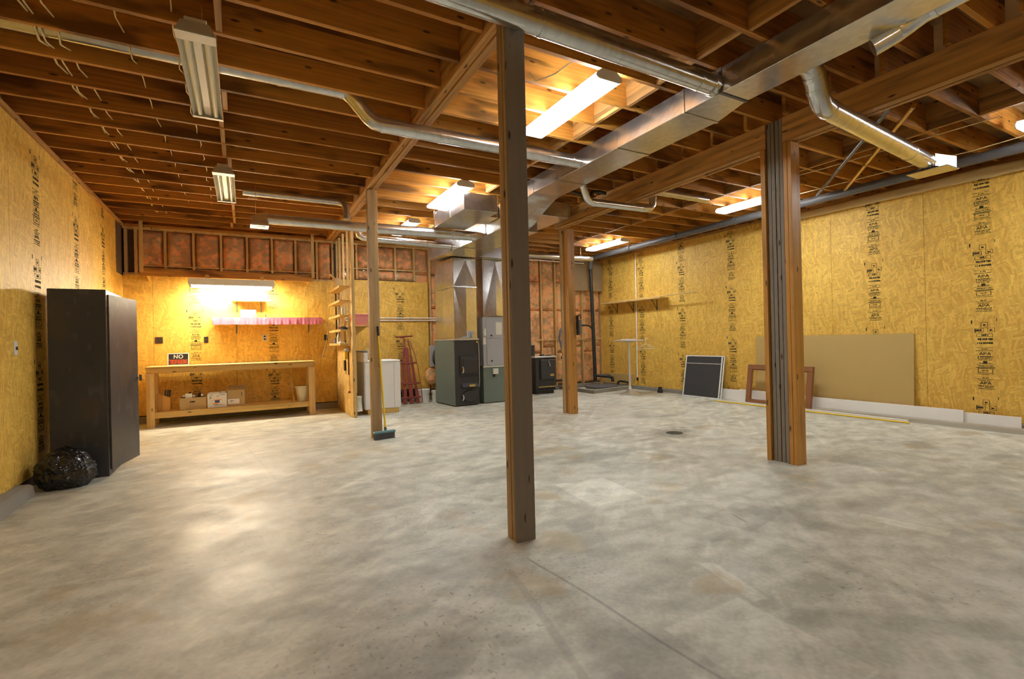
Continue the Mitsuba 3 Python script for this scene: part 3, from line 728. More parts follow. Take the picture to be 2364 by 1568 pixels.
m_ = lathe([(0, 0), (.145, 0), (.155, .02), (.14, .04), (0, .04)], 24); rot(m_, (1, 0, 0), 90); m_.apply_scale((1.15, 1, .8)); m_.apply_translation((.33, -.008, .20))
put(d2, m_, 'black_iron', smooth=40)
part(d2, 'handle', tube([(.15, -.03, .12), (.155, -.06, .15), (.155, -.06, .20), (.15, -.03, .23)], .013, 8), 'chrome', smooth=40)
for x in (.28, .36): part(fu, 'limit_switch', box(x, x + .055, -.062, -.012, 1.36, 1.50, .006), 'grey_enamel')
part(fu, 'gauge', box(.49, .53, -.02, -.005, 1.26, 1.30, .004), 'brass')
part(fu, 'conduit', tube([(.54, -.02, 1.28), (.545, -.03, .9), (.545, -.03, .5), (.53, -.03, .36)], .006, 6), 'aluminium')

def crossbroken(x0, x1, y, z0, z1, out, axis='y'):
    """A sheet-metal face creased to a raised cross, its centre proud by `out`."""
    cx, cz = (x0 + x1) / 2, (z0 + z1) / 2
    P = [(x0, z0), (x1, z0), (x1, z1), (x0, z1), (cx, cz)]
    mk = (lambda a, b, o: (a, y - o, b)) if axis == 'y' else (lambda a, b, o: (y - o, a, b))
    V = [mk(a, b, 0) for a, b in P[:4]] + [mk(cx, cz, out)]
    return trimesh.Trimesh(V, [[0, 1, 4], [1, 2, 4], [2, 3, 4], [3, 0, 4]], process=False)
def diamond(x0, x1, y, z0, z1, out, axis='y'):
    """Creased to a point half-way up its top edge, like a folded diamond."""
    cx = (x0 + x1) / 2
    mk = (lambda a, b, o: (a, y - o, b)) if axis == 'y' else (lambda a, b, o: (y - o, a, b))
    V = [mk(x0, z0, 0), mk(x1, z0, 0), mk(x1, z1, 0), mk(cx, z1, out), mk(x0, z1, 0), mk(cx, z0, out)]
    return trimesh.Trimesh(V, [[0, 5, 3], [0, 3, 4], [5, 1, 3], [1, 2, 3]], process=False)
pl = thing('furnace_plenum', 'tall silver sheet-metal plenum with folded diamond faces standing on the green wood furnace', 'duct', m=turn(3.635, 8.99, 5))
part(pl, 'core', box(.035, .545, .035, .885, 1.346, 2.965), 'galvanized')
def folded(x0, x1, y, z0, z1, up_point, axis='y', out=.026):
    cx = (x0 + x1) / 2
    mk = (lambda a, b, o: (a, y - o, b)) if axis == 'y' else (lambda a, b, o: (y - o, a, b))
    if up_point:
        V = [mk(x0, z0, 0), mk(x1, z0, 0), mk(x1, z1, 0), mk(x0, z1, 0), mk(cx, z1 - .04, out), mk(cx, z0 + .02, out * 1.6)]
        F = [[0, 5, 4], [5, 1, 4], [0, 4, 3], [1, 2, 4], [3, 4, 2], [0, 1, 5]]
    else:
        V = [mk(x0, z0, 0), mk(x1, z0, 0), mk(x1, z1, 0), mk(x0, z1, 0), mk(cx, z0 + .06, out), mk(cx, z1 - .02, out * 1.6)]
        F = [[3, 4, 5], [5, 4, 2], [0, 4, 3], [1, 2, 4], [3, 5, 2], [0, 1, 4]]
    return trimesh.Trimesh(V, F, process=False)
part(pl, 'lower_front', folded(.035, .545, .032, 1.348, 2.385, False), 'galvanized')
part(pl, 'upper_front', folded(.035, .545, .032, 2.405, 2.963, True), 'galvanized')
part(pl, 'lower_side', folded(.035, .885, .032, 1.348, 2.385, True, 'x'), 'galvanized')
part(pl, 'upper_side', folded(.035, .885, .032, 2.405, 2.963, False, 'x'), 'galvanized')
part(pl, 'seam_band', cat(box(.022, .557, .018, .034, 2.384, 2.406), box(.018, .034, .022, .89, 2.384, 2.406)), 'galvanized')
part(pl, 'seam_band', cat(box(.026, .553, .022, .034, 1.346, 1.362), box(.022, .034, .026, .89, 1.346, 1.362)), 'galvanized')

gf = thing('gas_furnace', 'tall gas furnace with grey upper cabinet and green lower section beside the wood furnace', 'furnace')
part(gf, 'lower_cabinet', box(4.31, 4.96, 9.10, 9.75, .015, .745, .006), 'green_enamel')
part(gf, 'base', box(4.34, 4.93, 9.13, 9.72, 0, .015), 'black_iron')
part(gf, 'trim_ledge', box(4.30, 4.965, 9.075, 9.12, .746, .772, .003), 'aluminium')
part(gf, 'upper_cabinet', box(4.325, 4.95, 9.105, 9.75, .773, 1.79, .006), 'grey_enamel')
part(gf, 'access_panel', box(4.40, 4.93, 9.094, 9.104, .80, 1.34, .003), 'grey_enamel')
part(gf, 'access_panel', box(4.40, 4.93, 9.094, 9.104, 1.35, 1.76, .003), 'grey_enamel')
for z in (.86, 1.39): part(gf, 'panel_knob', box(4.49, 4.525, 9.082, 9.0935, z, z + .03, .004), 'black_plastic')
part(gf, 'label', box(4.62, 4.76, 9.0915, 9.0935, 1.42, 1.68), 'label_paper')
part(gf, 'switch_box', box(4.335, 4.385, 9.075, 9.1045, 1.40, 1.55, .004), 'fixture_white')
part(gf, 'switch_box', box(4.315, 4.375, 9.07, 9.1045, 1.22, 1.36, .004), 'fixture_white')
part(gf, 'junction_box', box(4.52, 4.64, 9.055, 9.0985, .60, .715, .005), 'fixture_white')
part(gf, 'plug', tube([(4.55, 9.075, .60), (4.55, 9.075, .545)], .022, 10), 'black_plastic')
gp = thing('furnace_plenum', 'bright silver plenum above the grey gas furnace, half hidden by the middle post', 'duct')
part(gp, 'core', box(4.35, 4.93, 9.13, 9.68, 1.795, 2.985), 'galvanized')
part(gp, 'front_face', folded(4.35, 4.93, 9.127, 1.80, 2.98, True), 'galvanized')

st = thing('wood_stove', 'small black wood stove with a light top, left of the far post', 'stove')
part(st, 'body', box(6.00, 6.56, 9.80, 10.30, .10, .86, .012), 'stove_black')
part(st, 'base', cat(box(6.03, 6.53, 9.84, 10.28, 0, .10), box(5.98, 6.57, 9.76, 9.84, .085, .105)), 'stove_black')
part(st, 'top_plate', box(5.97, 6.575, 9.77, 10.31, .861, .90, .008), 'aluminium')
dd = part(st, 'door', box(6.12, 6.54, 9.752, 9.799, .34, .82, .014), 'black_iron')
part(dd, 'handle', tube([(6.33, 9.735, .79), (6.37, 9.73, .66)], .009, 8), 'chrome')
part(dd, 'name_plate', box(6.38, 6.49, 9.746, 9.7515, .42, .47, .002), 'brass')
part(st, 'ash_lip', box(6.06, 6.55, 9.755, 9.799, .16, .18, .004), 'brass')
part(st, 'flue_stub', tube([(6.08, 10.05, .901), (6.08, 10.05, 1.16)], .055, 14), 'stove_black', smooth=35)
single('stove_tool', cat(box(6.20, 6.31, 9.86, 9.95, .901, .935, .01), box(6.36, 6.50, 9.86, 9.93, .901, .92, .006)), 'black_plastic', 'small black tools lying on the stove top', 'tool')

# things behind the furnaces
hs = thing('blue_hose', 'bluish hose loop hanging on the far insulation beside the far post', 'hose')
part(hs, 'hose', tube([(7.25, 10.24, 1.72), (7.12, 10.22, 1.66), (7.02, 10.22, 1.50), (6.99, 10.22, 1.30), (7.05, 10.22, 1.08), (7.14, 10.23, .95), (7.18, 10.24, .82)], .028, 10), 'hose_blue', smooth=40)
part(hs, 'hook', tube([(7.12, 10.21, 1.70), (7.12, 10.40, 1.70)], .006, 6), 'chrome')
part(hs, 'plug', tube([(7.12, 10.27, .88), (7.08, 10.27, .80)], .03, 10), 'black_plastic')
single('floor_pipe', tube([(2.0, 10.40, .215), (3.8, 10.40, .235), (7.4, 10.40, .235)], .028, 10), 'black_plastic', 'black pipe running low along the back wall behind the buckets', 'pipe', smooth=40)
ty = thing('blower_housing', 'round black blower wheel housing peeking out left of the green furnace', 'blower')
m_ = lathe([(.07, -.06), (.20, -.07), (.235, -.05), (.235, .05), (.20, .07), (.07, .06), (.07, -.06)], 28); rot(m_, (0, 1, 0), 90); rot(m_, (0, 0, 1), -60); m_.apply_translation((3.78, 10.12, .955)); part(ty, 'rim', m_, 'rubber', smooth=35)
m_ = lathe([(0, -.05), (.068, -.05), (.068, .05), (0, .05)], 20); rot(m_, (0, 1, 0), 90); rot(m_, (0, 0, 1), -60); m_.apply_translation((3.78, 10.12, .955)); part(ty, 'hub', m_, 'grey_enamel', smooth=35)
part(ty, 'bracket', box(3.60, 3.96, 10.30, 10.38, .75, 1.22, .006), 'grey_enamel')
part(ty, 'support_leg', box(3.74, 3.82, 10.10, 10.20, 0, .725, .004), 'black_iron')
def lump(seed, sx_, sy_, sz_, at):
    m = trimesh.creation.icosphere(subdivisions=3); v = m.vertices
    n_ = meshkit.fbm(v * 2.6 + seed, 4, seed) - .5
    m.vertices = v * (1 + .75 * n_)[:, None] * np.array([sx_, sy_, sz_]) + np.array(at); return m
pf = single('insulation_scrap', lump(4, .13, .06, .19, (3.63, 10.36, .545)), 'insulation', 'orange tuft of loose insulation stuffed low beside the green furnace', 'insulation', smooth=True)

# ------------------------------------------------------------------ white buckets and the red sled
def bucket(x, y, r, h, label, bs='bucket_white', lid=True, group=None):
    b = thing('bucket', label, 'bucket', 'white buckets by the sled')
    part(b, 'body', lathe([(0, 0), (r * .86, 0), (r * .99, h * .80), (r * 1.06, h * .80), (r * 1.06, h * .86), (r, h * .86), (r * 1.02, h * .94), (r * .94, h * .94), (r * .8, .01), (0, .01)], 28, (x, y, .0)), bs, smooth=35)
    if lid: part(b, 'lid', lathe([(0, h * .93), (r * 1.0, h * .945), (r * 1.09, h * .94), (r * 1.09, h), (r * .96, h), (r * .94, h * .97), (0, h * .97)], 28, (x, y, 0)), bs, smooth=35)
    part(b, 'bail', tube([(x - r * 1.07, y, h * .83)] + [(x + r * 1.1 * math.cos(a), y - r * 1.1 * math.sin(a), h * .80 - .05 * math.sin(a)) for a in np.linspace(PI * .93, PI * .07, 9)] + [(x + r * 1.07, y, h * .83)], .003, 5), 'chrome')
    return b
bucket(3.37, 10.14, .125, .285, 'white plastic bucket with lid next to the red sled, larger of the two')
bucket(3.63, 10.06, .105, .25, 'white plastic bucket with lid between the larger bucket and the green furnace')
# sled: leaning back against the panel, standing on its tail. local: x across, z up along the length; then tilted
SM = turn(3.07, 10.02, 0) @ trimesh.transformations.rotation_matrix(math.radians(-13), (1, 0, 0))
sl = thing('snow_sled', 'red wooden runner sled leaning upright against the back wall panel', 'sled', m=SM)
for k, (xa, xb) in enumerate(((-.17, -.10), (-.045, .045), (.10, .17))):
    top = 1.02 if k != 1 else 1.22
    part(sl, 'slat', hull([(xa, -.012, .02), (xb, -.012, .02), (xa, 0, .02), (xb, 0, .02), (xa * .62 - .012, -.012, top), (xb * .62 - .012, -.012, top), (xa * .62 - .012, 0, top), (xb * .62 - .012, 0, top)]), 'red_paint')
for s in (-1, 1):
    part(sl, 'runner', tube([(s * .20, -.085, .01), (s * .205, -.09, .25), (s * .175, -.09, .75), (s * .12, -.08, 1.10), (s * .06, -.05, 1.33), (s * .012 if s < 0 else s * .03, -.02, 1.40)], .0085, 8), 'red_paint', smooth=40)
    part(sl, 'side_rail', tube([(s * .13, .012, .02), (s * .10, .012, .6), (s * .07, .012, 1.2), (s * .03, .006, 1.38)], .011, 8), 'red_paint', smooth=40)
for z, wdt in ((.12, .20), (.42, .20), (.86, .17)):
    part(sl, 'cross_brace', box(-wdt, wdt, -.03, -.013, z, z + .035, .004), 'red_paint')
part(sl, 'steering_bar', tube([(-.23, -.01, 1.455), (.14, -.01, 1.475)], .017, 10), 'red_paint', smooth=40)
part(sl, 'stem', box(-.07, -.035, -.012, .008, 1.0, 1.455, .004), 'red_paint')
for (x, z) in ((0, .80), (.03, .10), (-.12, .98)): part(sl, 'bolt', lathe([(0, -.004), (.014, -.004), (.010, .006), (0, .008)], 10).apply_transform(trimesh.transformations.rotation_matrix(PI / 2, (1, 0, 0))).apply_translation((x, -.018, z)), 'chrome')

# two conduits across the panel
for z, lab in ((1.835, 'upper of two white pipes running level along the wall behind the washer'), (1.785, 'lower of two white pipes running level along the wall behind the washer')):
    c = thing('water_line', lab, 'pipe', 'white pipes behind the washer')
    part(c, 'pipe', tube([(1.80, YB - .03, z), (4.05, YB - .03, z)], .013, 10), 'pvc_white', smooth=40)
    for x in (2.25, 3.2): part(c, 'clip', box(x, x + .015, YB - .046, YB - .002, z - .018, z + .018), 'chrome')

# ------------------------------------------------------------------ partition with shelves beside the workbench
pw = thing('wall_partition', 'open stud partition sheeted with plywood below, beside the washer', None, kind='structure')
part(pw, 'end_post', box(1.665, 1.715, 8.82, 8.96, 0, 3.415, .003), 'stud_wood')
for y in (9.30, 9.72, 10.12, 10.44): part(pw, 'stud', box(1.675, 1.713, y, y + .038, .04, 3.415), 'stud_wood')
part(pw, 'bottom_plate', box(1.672, 1.714, 8.965, 10.46, 0, .04), 'stud_wood')
part(pw, 'plywood_sheet', box(1.652, 1.664, 8.825, 10.46, .005, 1.26), 'bench_wood')
def shelf(name, x0, x1, y0, y1, z, t, bs, label, group=None):
    return single(name, box(x0, x1, y0, y1, z, z + t, .002), bs, label, 'shelf', group)
SHZ = (1.285, 1.535, 1.80, 2.06, 2.315)
names = ('lowest of the five small shelves on the partition, just above the plywood sheet', 'second lowest of the five small partition shelves', 'middle one of the five small partition shelves, with a jar on it', 'second highest of the five small partition shelves', 'highest of the five small partition shelves, with a folded box on it')
for z, nm in zip(SHZ, names):
    s = thing('partition_shelf', nm, 'shelf', 'small shelves on the partition')
    part(s, 'board', box(1.50, 1.664, 8.99, 10.30, z, z + .022, .002), 'bench_wood')
    part(s, 'edge_strip', box(1.485, 1.499, 8.99, 10.30, z - .012, z + .030, .002), 'bench_wood')
def jar(x, y, z, r, h, bs, lidbs, label, nm='jar'):
    j = thing(nm, label, nm.replace('_', ' '))
    part(j, 'body', lathe([(0, 0), (r, 0), (r, h * .72), (r * .7, h * .86), (0, h * .86)], 16, (x, y, z)), bs, smooth=35)
    part(j, 'cap', lathe([(0, h * .861), (r * .62, h * .861), (r * .62, h), (0, h)], 14, (x, y, z)), lidbs, smooth=35)
jar(1.585, 9.20, 1.823, .035, .15, 'chrome', 'white_enamel', 'shiny jar with a white cap on the middle partition shelf')
jar(1.575, 9.75, 1.308, .03, .17, 'white_enamel', 'white_enamel', 'white bottle on the lowest partition shelf', 'bottle')
jar(1.56, 9.98, 1.308, .03, .10, 'hose_blue', 'black_plastic', 'short dark blue bottle on the lowest partition shelf', 'bottle')
single('tray', cat(box(1.53, 1.62, 9.30, 9.62, 1.308, 1.33, .004), box(1.55, 1.60, 9.36, 9.54, 1.3305, 1.345, .004)), 'label_paper', 'pale flat tray on the lowest partition shelf nearest the post', 'tray')
for i, y in enumerate((9.12, 9.26, 9.40, 9.52)):
    single('tool_case', box(1.55, 1.64, y, y + .10, 1.558, 1.60 + .02 * (i % 2), .006), 'black_plastic' if i != 3 else 'red_paint', ('small black case nearest the post on the second lowest partition shelf', 'small black case second from the post on the second lowest partition shelf', 'small black case third from the post on the second lowest partition shelf', 'small red case on the second lowest partition shelf')[i], 'case')
fb = thing('folded_box', 'opened pale cardboard box standing on the highest partition shelf', 'box')
part(fb, 'body', box(1.53, 1.63, 9.72, 9.86, 2.338, 2.56, .003), 'cardboard')
part(fb, 'flap', hull([(1.53, 9.72, 2.561), (1.53, 9.86, 2.561), (1.44, 9.70, 2.63), (1.44, 9.86, 2.63), (1.445, 9.70, 2.64), (1.445, 9.86, 2.64), (1.535, 9.86, 2.571), (1.535, 9.72, 2.571)]), 'cardboard')
# tools hung on the plywood sheet
tl = thing('cordless_drill', 'grey and yellow drill hung at the top of the plywood sheet', 'drill')
part(tl, 'motor', tube([(1.615, 9.02, 1.19), (1.615, 9.24, 1.20)], .034, 12), 'grey_enamel', smooth=35)
part(tl, 'chuck', tube([(1.615, 9.242, 1.20), (1.615, 9.32, 1.205)], [.024, .014], 10), 'black_plastic', smooth=35)
part(tl, 'grip', hull([(1.59, 9.17, 1.162), (1.64, 9.17, 1.162), (1.59, 9.22, 1.162), (1.64, 9.22, 1.162), (1.59, 9.20, 1.02), (1.64, 9.20, 1.02), (1.59, 9.26, 1.02), (1.64, 9.26, 1.02)]), 'yellow_paint')
hm = thing('hand_saw', 'black-handled tool hanging on the plywood sheet towards the workbench', 'tool')
part(hm, 'handle', box(1.615, 1.651, 9.42, 9.48, .80, 1.0, .01), 'black_plastic')
part(hm, 'shaft', box(1.635, 1.651, 9.44, 9.46, 1.001, 1.17), 'chrome')
part(hm, 'blade', box(1.640, 1.651, 9.435, 9.465, .74, .799), 'chrome')
single('pry_bar', tube([(1.64, 9.13, 1.15), (1.64, 9.13, .74)], .009, 8), 'black_iron', 'thin dark bar hanging on the plywood sheet between the drill and the post', 'tool')
single('pull_cord', cat(tube([(1.635, 9.02, 1.14), (1.63, 9.01, .8), (1.635, 9.00, .48)], .004, 6), lathe([(0, -.02), (.02, -.012), (.024, .01), (0, .03)], 12, (1.62, 9.0, .44))), 'red_paint', 'thin red cord with a knob hanging on the plywood sheet beside the post', 'cord')
single('hanging_wire', tube([(1.47, 10.30, 1.70), (1.45, 10.32, 1.42), (1.40, 10.34, 1.20), (1.35, 10.36, 1.05)], .005, 6), 'pvc_white', 'white wire drooping from the partition shelves towards the workbench', 'wire')
# pink basket on a shelf on the far side
bs_ = thing('wall_shelf', 'small wooden shelf on the far side of the partition under the pink basket', 'shelf')
part(bs_, 'board', box(1.716, 2.12, 9.20, 9.75, 1.62, 1.64, .002), 'bench_wood')
part(bs_, 'bracket', hull([(1.716, 9.45, 1.618), (1.716, 9.47, 1.618), (2.05, 9.45, 1.618), (2.05, 9.47, 1.618), (1.716, 9.45, 1.36), (1.716, 9.47, 1.36)]), 'bench_wood')
bk = thing('basket', 'pink plastic basket on the shelf behind the partition post', 'basket')
def taper(x0, x1, y0, y1, z0, z1, f):
    cx, cy = (x0 + x1) / 2, (y0 + y1) / 2
    return hull([(cx + (x - cx) * (f if z == z0 else 1), cy + (y - cy) * (f if z == z0 else 1), z) for x in (x0, x1) for y in (y0, y1) for z in (z0, z1)])
part(bk, 'body', taper(1.76, 2.04, 9.24, 9.62, 1.641, 1.83, .84), 'pink_plastic')
part(bk, 'rim', box(1.745, 2.055, 9.225, 9.635, 1.831, 1.85, .006), 'pink_plastic')
for y in (9.30, 9.40, 9.50): part(bk, 'rib', box(2.025, 2.037, y, y + .02, 1.70, 1.83), 'pink_plastic')
# clothes washer on a wooden plinth, back towards the partition
wm = thing('washing_machine', 'white washing machine on a low wooden plinth behind the slim post', 'washing machine')
part(wm, 'body', box(1.90, 2.545, 9.02, 9.66, .09, .95, .012), 'white_enamel')
part(wm, 'back_panel', box(1.885, 1.8995, 9.03, 9.65, .10, .95, .004), 'grey_enamel')
part(wm, 'lid', box(1.96, 2.55, 9.01, 9.67, .951, .985, .012), 'white_enamel')
part(wm, 'control_console', box(1.885, 1.958, 9.01, 9.67, .951, 1.14, .012), 'white_enamel')
part(wm, 'console_cap', box(1.878, 1.966, 9.005, 9.675, 1.141, 1.165, .006), 'lead_grey')
part(wm, 'front_trim', box(2.5455, 2.556, 9.03, 9.65, .10, .94, .004), 'white_enamel')
part(wm, 'corner_groove', box(2.43, 2.436, 9.0165, 9.0195, .10, .94), 'grey_enamel')
plth = thing('wooden_plinth', 'low wooden plinth under the washing machine', 'plinth')
part(plth, 'front_board', box(1.95, 2.52, 9.05, 9.09, 0, .089, .002), 'bench_wood')
part(plth, 'side_board', box(2.48, 2.52, 9.092, 9.62, 0, .089, .002), 'bench_wood')
part(plth, 'side_board', box(1.95, 1.99, 9.092, 9.62, 0, .089, .002), 'bench_wood')
dh = []
for i in range(15):
    a = i / 14; dh.append((1.795, 9.06 + .05 * math.sin(a * 2), .08 + a * .26))
single('dryer_hose', tube(sum([[p, tuple(np.array(p) + (0, 0, .009))] for p in dh], []), [.055 if i % 2 else .066 for i in range(30)], 14), 'hose_cream', 'ribbed cream vent hose on the floor between the partition post and the washing machine', 'hose', smooth=30)
bucket2 = thing('tub', 'pale green tub standing on top of the washing machine', 'tub')
part(bucket2, 'body', lathe([(0, 0), (.09, 0), (.115, .21), (.107, .21), (.083, .01), (0, .01)], 24, (2.14, 9.36, .986)), 'bucket_cream', smooth=35)
part(bucket2, 'rim', lathe([(.1155, .195), (.135, .20), (.135, .215), (.1155, .215)], 24, (2.14, 9.36, .986)), 'bucket_cream', smooth=35)

# ------------------------------------------------------------------ workbench and what stands on it
wbn = thing('workbench', 'long light wooden workbench with an open lower shelf against the back wall', 'workbench')
x0, x1, y0, y1 = -1.415, 1.150, 9.83, 10.44
part(wbn, 'top', box(x0 - .01, x1 + .01, y0 - .015, y1, .975, .995, .003), 'bench_wood')
for z, h_ in ((.885, .089), (.145, .10)):
    part(wbn, 'front_rail', box(x0, x1, y0 - .001, y0 + .038, z, z + h_, .003), 'bench_wood')
    part(wbn, 'back_rail', box(x0, x1, y1 - .04, y1 - .004, z, z + h_, .003), 'bench_wood')
for xa in (x0 + .01, x1 - .10):
    part(wbn, 'leg', box(xa, xa + .09, y0 + .039, y0 + .125, 0, .974, .003), 'stud_wood')
    part(wbn, 'leg', box(xa, xa + .09, y1 - .13, y1 - .041, 0, .974, .003), 'stud_wood')
    part(wbn, 'leg_face', box(xa - .01, xa + .10, y0 - .0385, y0 - .0015, .0 if xa < 0 else .0, .884, .003), 'stud_wood')
part(wbn, 'lower_shelf', box(x0 + .005, x1 - .005, y0 + .04, y1 - .045, .232, .245, .001), 'bench_wood')

sg = thing('warning_sign', 'small NO TRESPASSING sign leaning on the left end of the workbench top', 'sign')
SG = trimesh.transformations.rotation_matrix(math.radians(-9), (1, 0, 0)); SG[:3, 3] = (-1.16, 10.15, .997)
place[sg] = SG
part(sg, 'board', box(0, .31, 0, .004, 0, .215), 'white_enamel')
part(sg, 'face', box(.016, .294, -.0016, -.0004, .016, .199), 'sign_black')
def lettering(txt, h, w, cx, z, y, depth=.0012):
    t = meshkit.text_mesh(txt, h, depth, bold=True); b = t.bounds
    t.apply_translation((-(b[0][0] + b[1][0]) / 2, 0, 0)); t.apply_scale((w / (b[1][0] - b[0][0]), 1, 1))
    v = t.vertices.copy(); t.vertices = np.stack([v[:, 0] + cx, y - v[:, 2], v[:, 1] + z], 1); t.fix_normals(); return t
part(sg, 'red_lettering', lettering('TRESPASSING', .072, .262, .155, .028, -.0018), 'sign_red')
part(sg, 'white_lettering', lettering('NO', .062, .135, .155, .122, -.0018), 'white_enamel')

def shelf_bracket(parent, x, y0, y1, z, drop, bs, axis='y'):
    """A thin pressed-steel shelf bracket: two flat arms and a brace, under z, against the wall at y1."""
    if axis == 'y':
        b = lambda a0, a1, h0, h1, t: box(x + t, x + .02 - t, a0, a1, h0, h1)
        br = hull([(xx, yy, zz) for xx in (x + .006, x + .014) for (yy, zz) in ((y0 + .04, z - .004), (y0 + .055, z - .004), (y1 - .003, z - drop + .02), (y1 - .003, z - drop + .04))])
    else:
        b = lambda a0, a1, h0, h1, t: box(a0, a1, x + t, x + .02 - t, h0, h1)
        br = hull([(yy, xx, zz) for xx in (x + .006, x + .014) for (yy, zz) in ((y0 + .04, z - .004), (y0 + .055, z - .004), (y1 - .003, z - drop + .02), (y1 - .003, z - drop + .04))])
    part(parent, 'bracket', cat(b(y0, y1 - .003, z - .0035, z, 0), b(y1 - .003, y1, z - drop, z, 0), br), bs)

def carton(name, label, x0, x1, y0, y1, z0, z1, bs, open_top=True, deg=0):
    k = thing(name, label, 'box', 'cartons on the workbench shelf', m=turn((x0 + x1) / 2, (y0 + y1) / 2, deg, z0))
    w_, d_, h_ = (x1 - x0) / 2, (y1 - y0) / 2, z1 - z0; t = .005
    part(k, 'body', cat(box(-w_, w_, -d_, -d_ + t, 0, h_), box(-w_, w_, d_ - t, d_, 0, h_), box(-w_, -w_ + t, -d_ + t, d_ - t, 0, h_), box(w_ - t, w_, -d_ + t, d_ - t, 0, h_), box(-w_ + t, w_ - t, -d_ + t, d_ - t, 0, t)), bs)
    return k, w_, d_, h_
k, w_, d_, h_ = carton('carton', 'open tan cardboard box full of small cans on the workbench lower shelf', -.985, -.60, 9.92, 10.16, .246, .445, 'cardboard', deg=3)
rr = random.Random(5)
part(k, 'printed_mark', cat(*[box(-.045 + .026 * i, -.025 + .026 * i, -d_ - .0012, -d_ - .0002, .115, .142) for i in range(3)]), 'print_ink')
for i, (xx, yy, hh, bs) in enumerate(((-.92, 9.99, .24, 'black_plastic'), (-.84, 10.07, .28, 'brass'), (-.78, 9.98, .235, 'lead_grey'), (-.70, 10.08, .26, 'black_plastic'), (-.66, 9.99, .24, 'brown_switch'), (-.90, 10.10, .25, 'white_enamel'))):
    lab = ('black spray can in the front left of the open box', 'brass-coloured can in the middle of the open box', 'grey can in the front middle of the open box', 'black can at the back right of the open box', 'brown can in the front right of the open box', 'white bottle at the back left of the open box')[i]
    jar(xx, yy, .2515, .028, hh, bs, 'black_plastic' if i % 2 else 'white_enamel', lab, 'can' if i != 5 else 'bottle')
single('paper_card', box(-.90, -.80, 9.945, 9.952, .26, .515), 'label_paper', 'cream card sticking up out of the open box of cans', 'card')
k, w_, d_, h_ = carton('carton', 'white printed carton with an orange and blue emblem on the lower shelf', -.585, -.295, 9.93, 10.18, .246, .488, 'carton_white', deg=3)
def emblem():
    R = []
    th = np.linspace(0, 2 * PI, 22)[:-1]
    from shapely.geometry import Polygon
    def poly(pts): return trimesh.creation.extrude_polygon(Polygon(pts), .001, engine='earcut')
    return poly
pe = emblem()
def flat(m, y):
    v = m.vertices.copy(); m.vertices = np.stack([v[:, 0], y - v[:, 2], v[:, 1]], 1); m.fix_normals(); return m
circ = [(.038 * math.cos(a), .105 + .034 * math.sin(a)) for a in np.linspace(0, 2 * PI, 24)[:-1]]
part(k, 'emblem_disc', flat(pe(circ), -d_ - .0003), 'blue_ink')
wing = [(-.085, .128), (-.03, .140), (.05, .142), (.075, .120), (.03, .128), (-.03, .124)]
wing2 = [(-.075, .072), (-.02, .084), (.05, .078), (.02, .068), (-.05, .062)]
part(k, 'emblem_flame', cat(flat(pe(wing), -d_ - .0014), flat(pe(wing2), -d_ - .0014)), 'orange_ink')
bars = []
for (a, b, z) in ((-.12, -.06, .215), (.02, .12, .212), (-.115, -.09, .19), (-.115, -.085, .175), (-.115, -.088, .16), (-.02, .0, .195), (.0, .03, .19), (-.06, .07, .048), (-.03, .02, .036)):
    bars.append(box(a, b, -d_ - .0012, -d_ - .0003, z, z + .006))
part(k, 'small_print', cat(*bars), 'lead_grey')
single('paper_stack', cat(box(-.56, -.40, 9.97, 10.10, .30, .505, .003), box(-.38, -.31, 9.98, 10.12, .30, .512, .003)), 'label_paper', 'papers standing in the white printed carton', 'paper')
k, w_, d_, h_ = carton('carton', 'tan cardboard box with a white label, right of the white carton', -.275, -.01, 9.98, 10.22, .246, .522, 'cardboard', deg=-4)
part(k, 'flap', box(-w_, w_, d_ + .001, d_ + .006, h_ - .01, h_ + .07), 'cardboard')
part(k, 'flap', hull([(-w_, -d_, h_ + .001), (w_, -d_, h_ + .001), (-w_, -d_ + .09, h_ + .03), (w_, -d_ + .09, h_ + .03), (-w_, -d_, h_ + .005), (w_, -d_, h_ + .005), (-w_, -d_ + .09, h_ + .034), (w_, -d_ + .09, h_ + .034)]), 'cardboard')
part(k, 'label', box(-w_ + .005, .055, -d_ - .0014, -d_ - .0003, .035, .125), 'label_paper')
part(k, 'label_print', cat(box(-.09, -.03, -d_ - .0026, -d_ - .0016, .09, .097), box(-.09, -.05, -d_ - .0026, -d_ - .0016, .075, .080)), 'print_ink')
part(k, 'side_mark', box(w_ - .045, w_ - .035, -d_ - .0012, -d_ - .0003, .18, .24), 'print_ink')
kb = thing('knife_block', 'orange wooden slanted block with black-handled tools at the left end of the lower shelf', 'tool block')
part(kb, 'block', hull([(-1.29, 9.92, .246), (-1.11, 9.92, .246), (-1.29, 10.10, .246), (-1.11, 10.10, .246), (-1.29, 9.92, .55), (-1.11, 9.92, .47), (-1.29, 10.10, .55), (-1.11, 10.10, .47)]), 'amber_wood')
for i, x in enumerate((-1.20, -1.165, -1.135)): part(kb, 'handle', rot(box(x, x + .022, 9.98, 10.02, .48, .60, .005), (0, 1, 0), 8, (x, 10, .48)), 'black_plastic')
wl_b = bucket  # the cream pail at the right end
pb = thing('pail', 'cream plastic pail at the right end of the lower shelf', 'pail')
part(pb, 'body', lathe([(0, 0), (.085, 0), (.118, .27), (.110, .27), (.078, .01), (0, .01)], 26, (.945, 10.02, .246)), 'bucket_cream', smooth=35)
part(pb, 'rim', lathe([(.1185, .255), (.128, .26), (.128, .28), (.1185, .28)], 26, (.945, 10.02, .246)), 'bucket_cream', smooth=35)
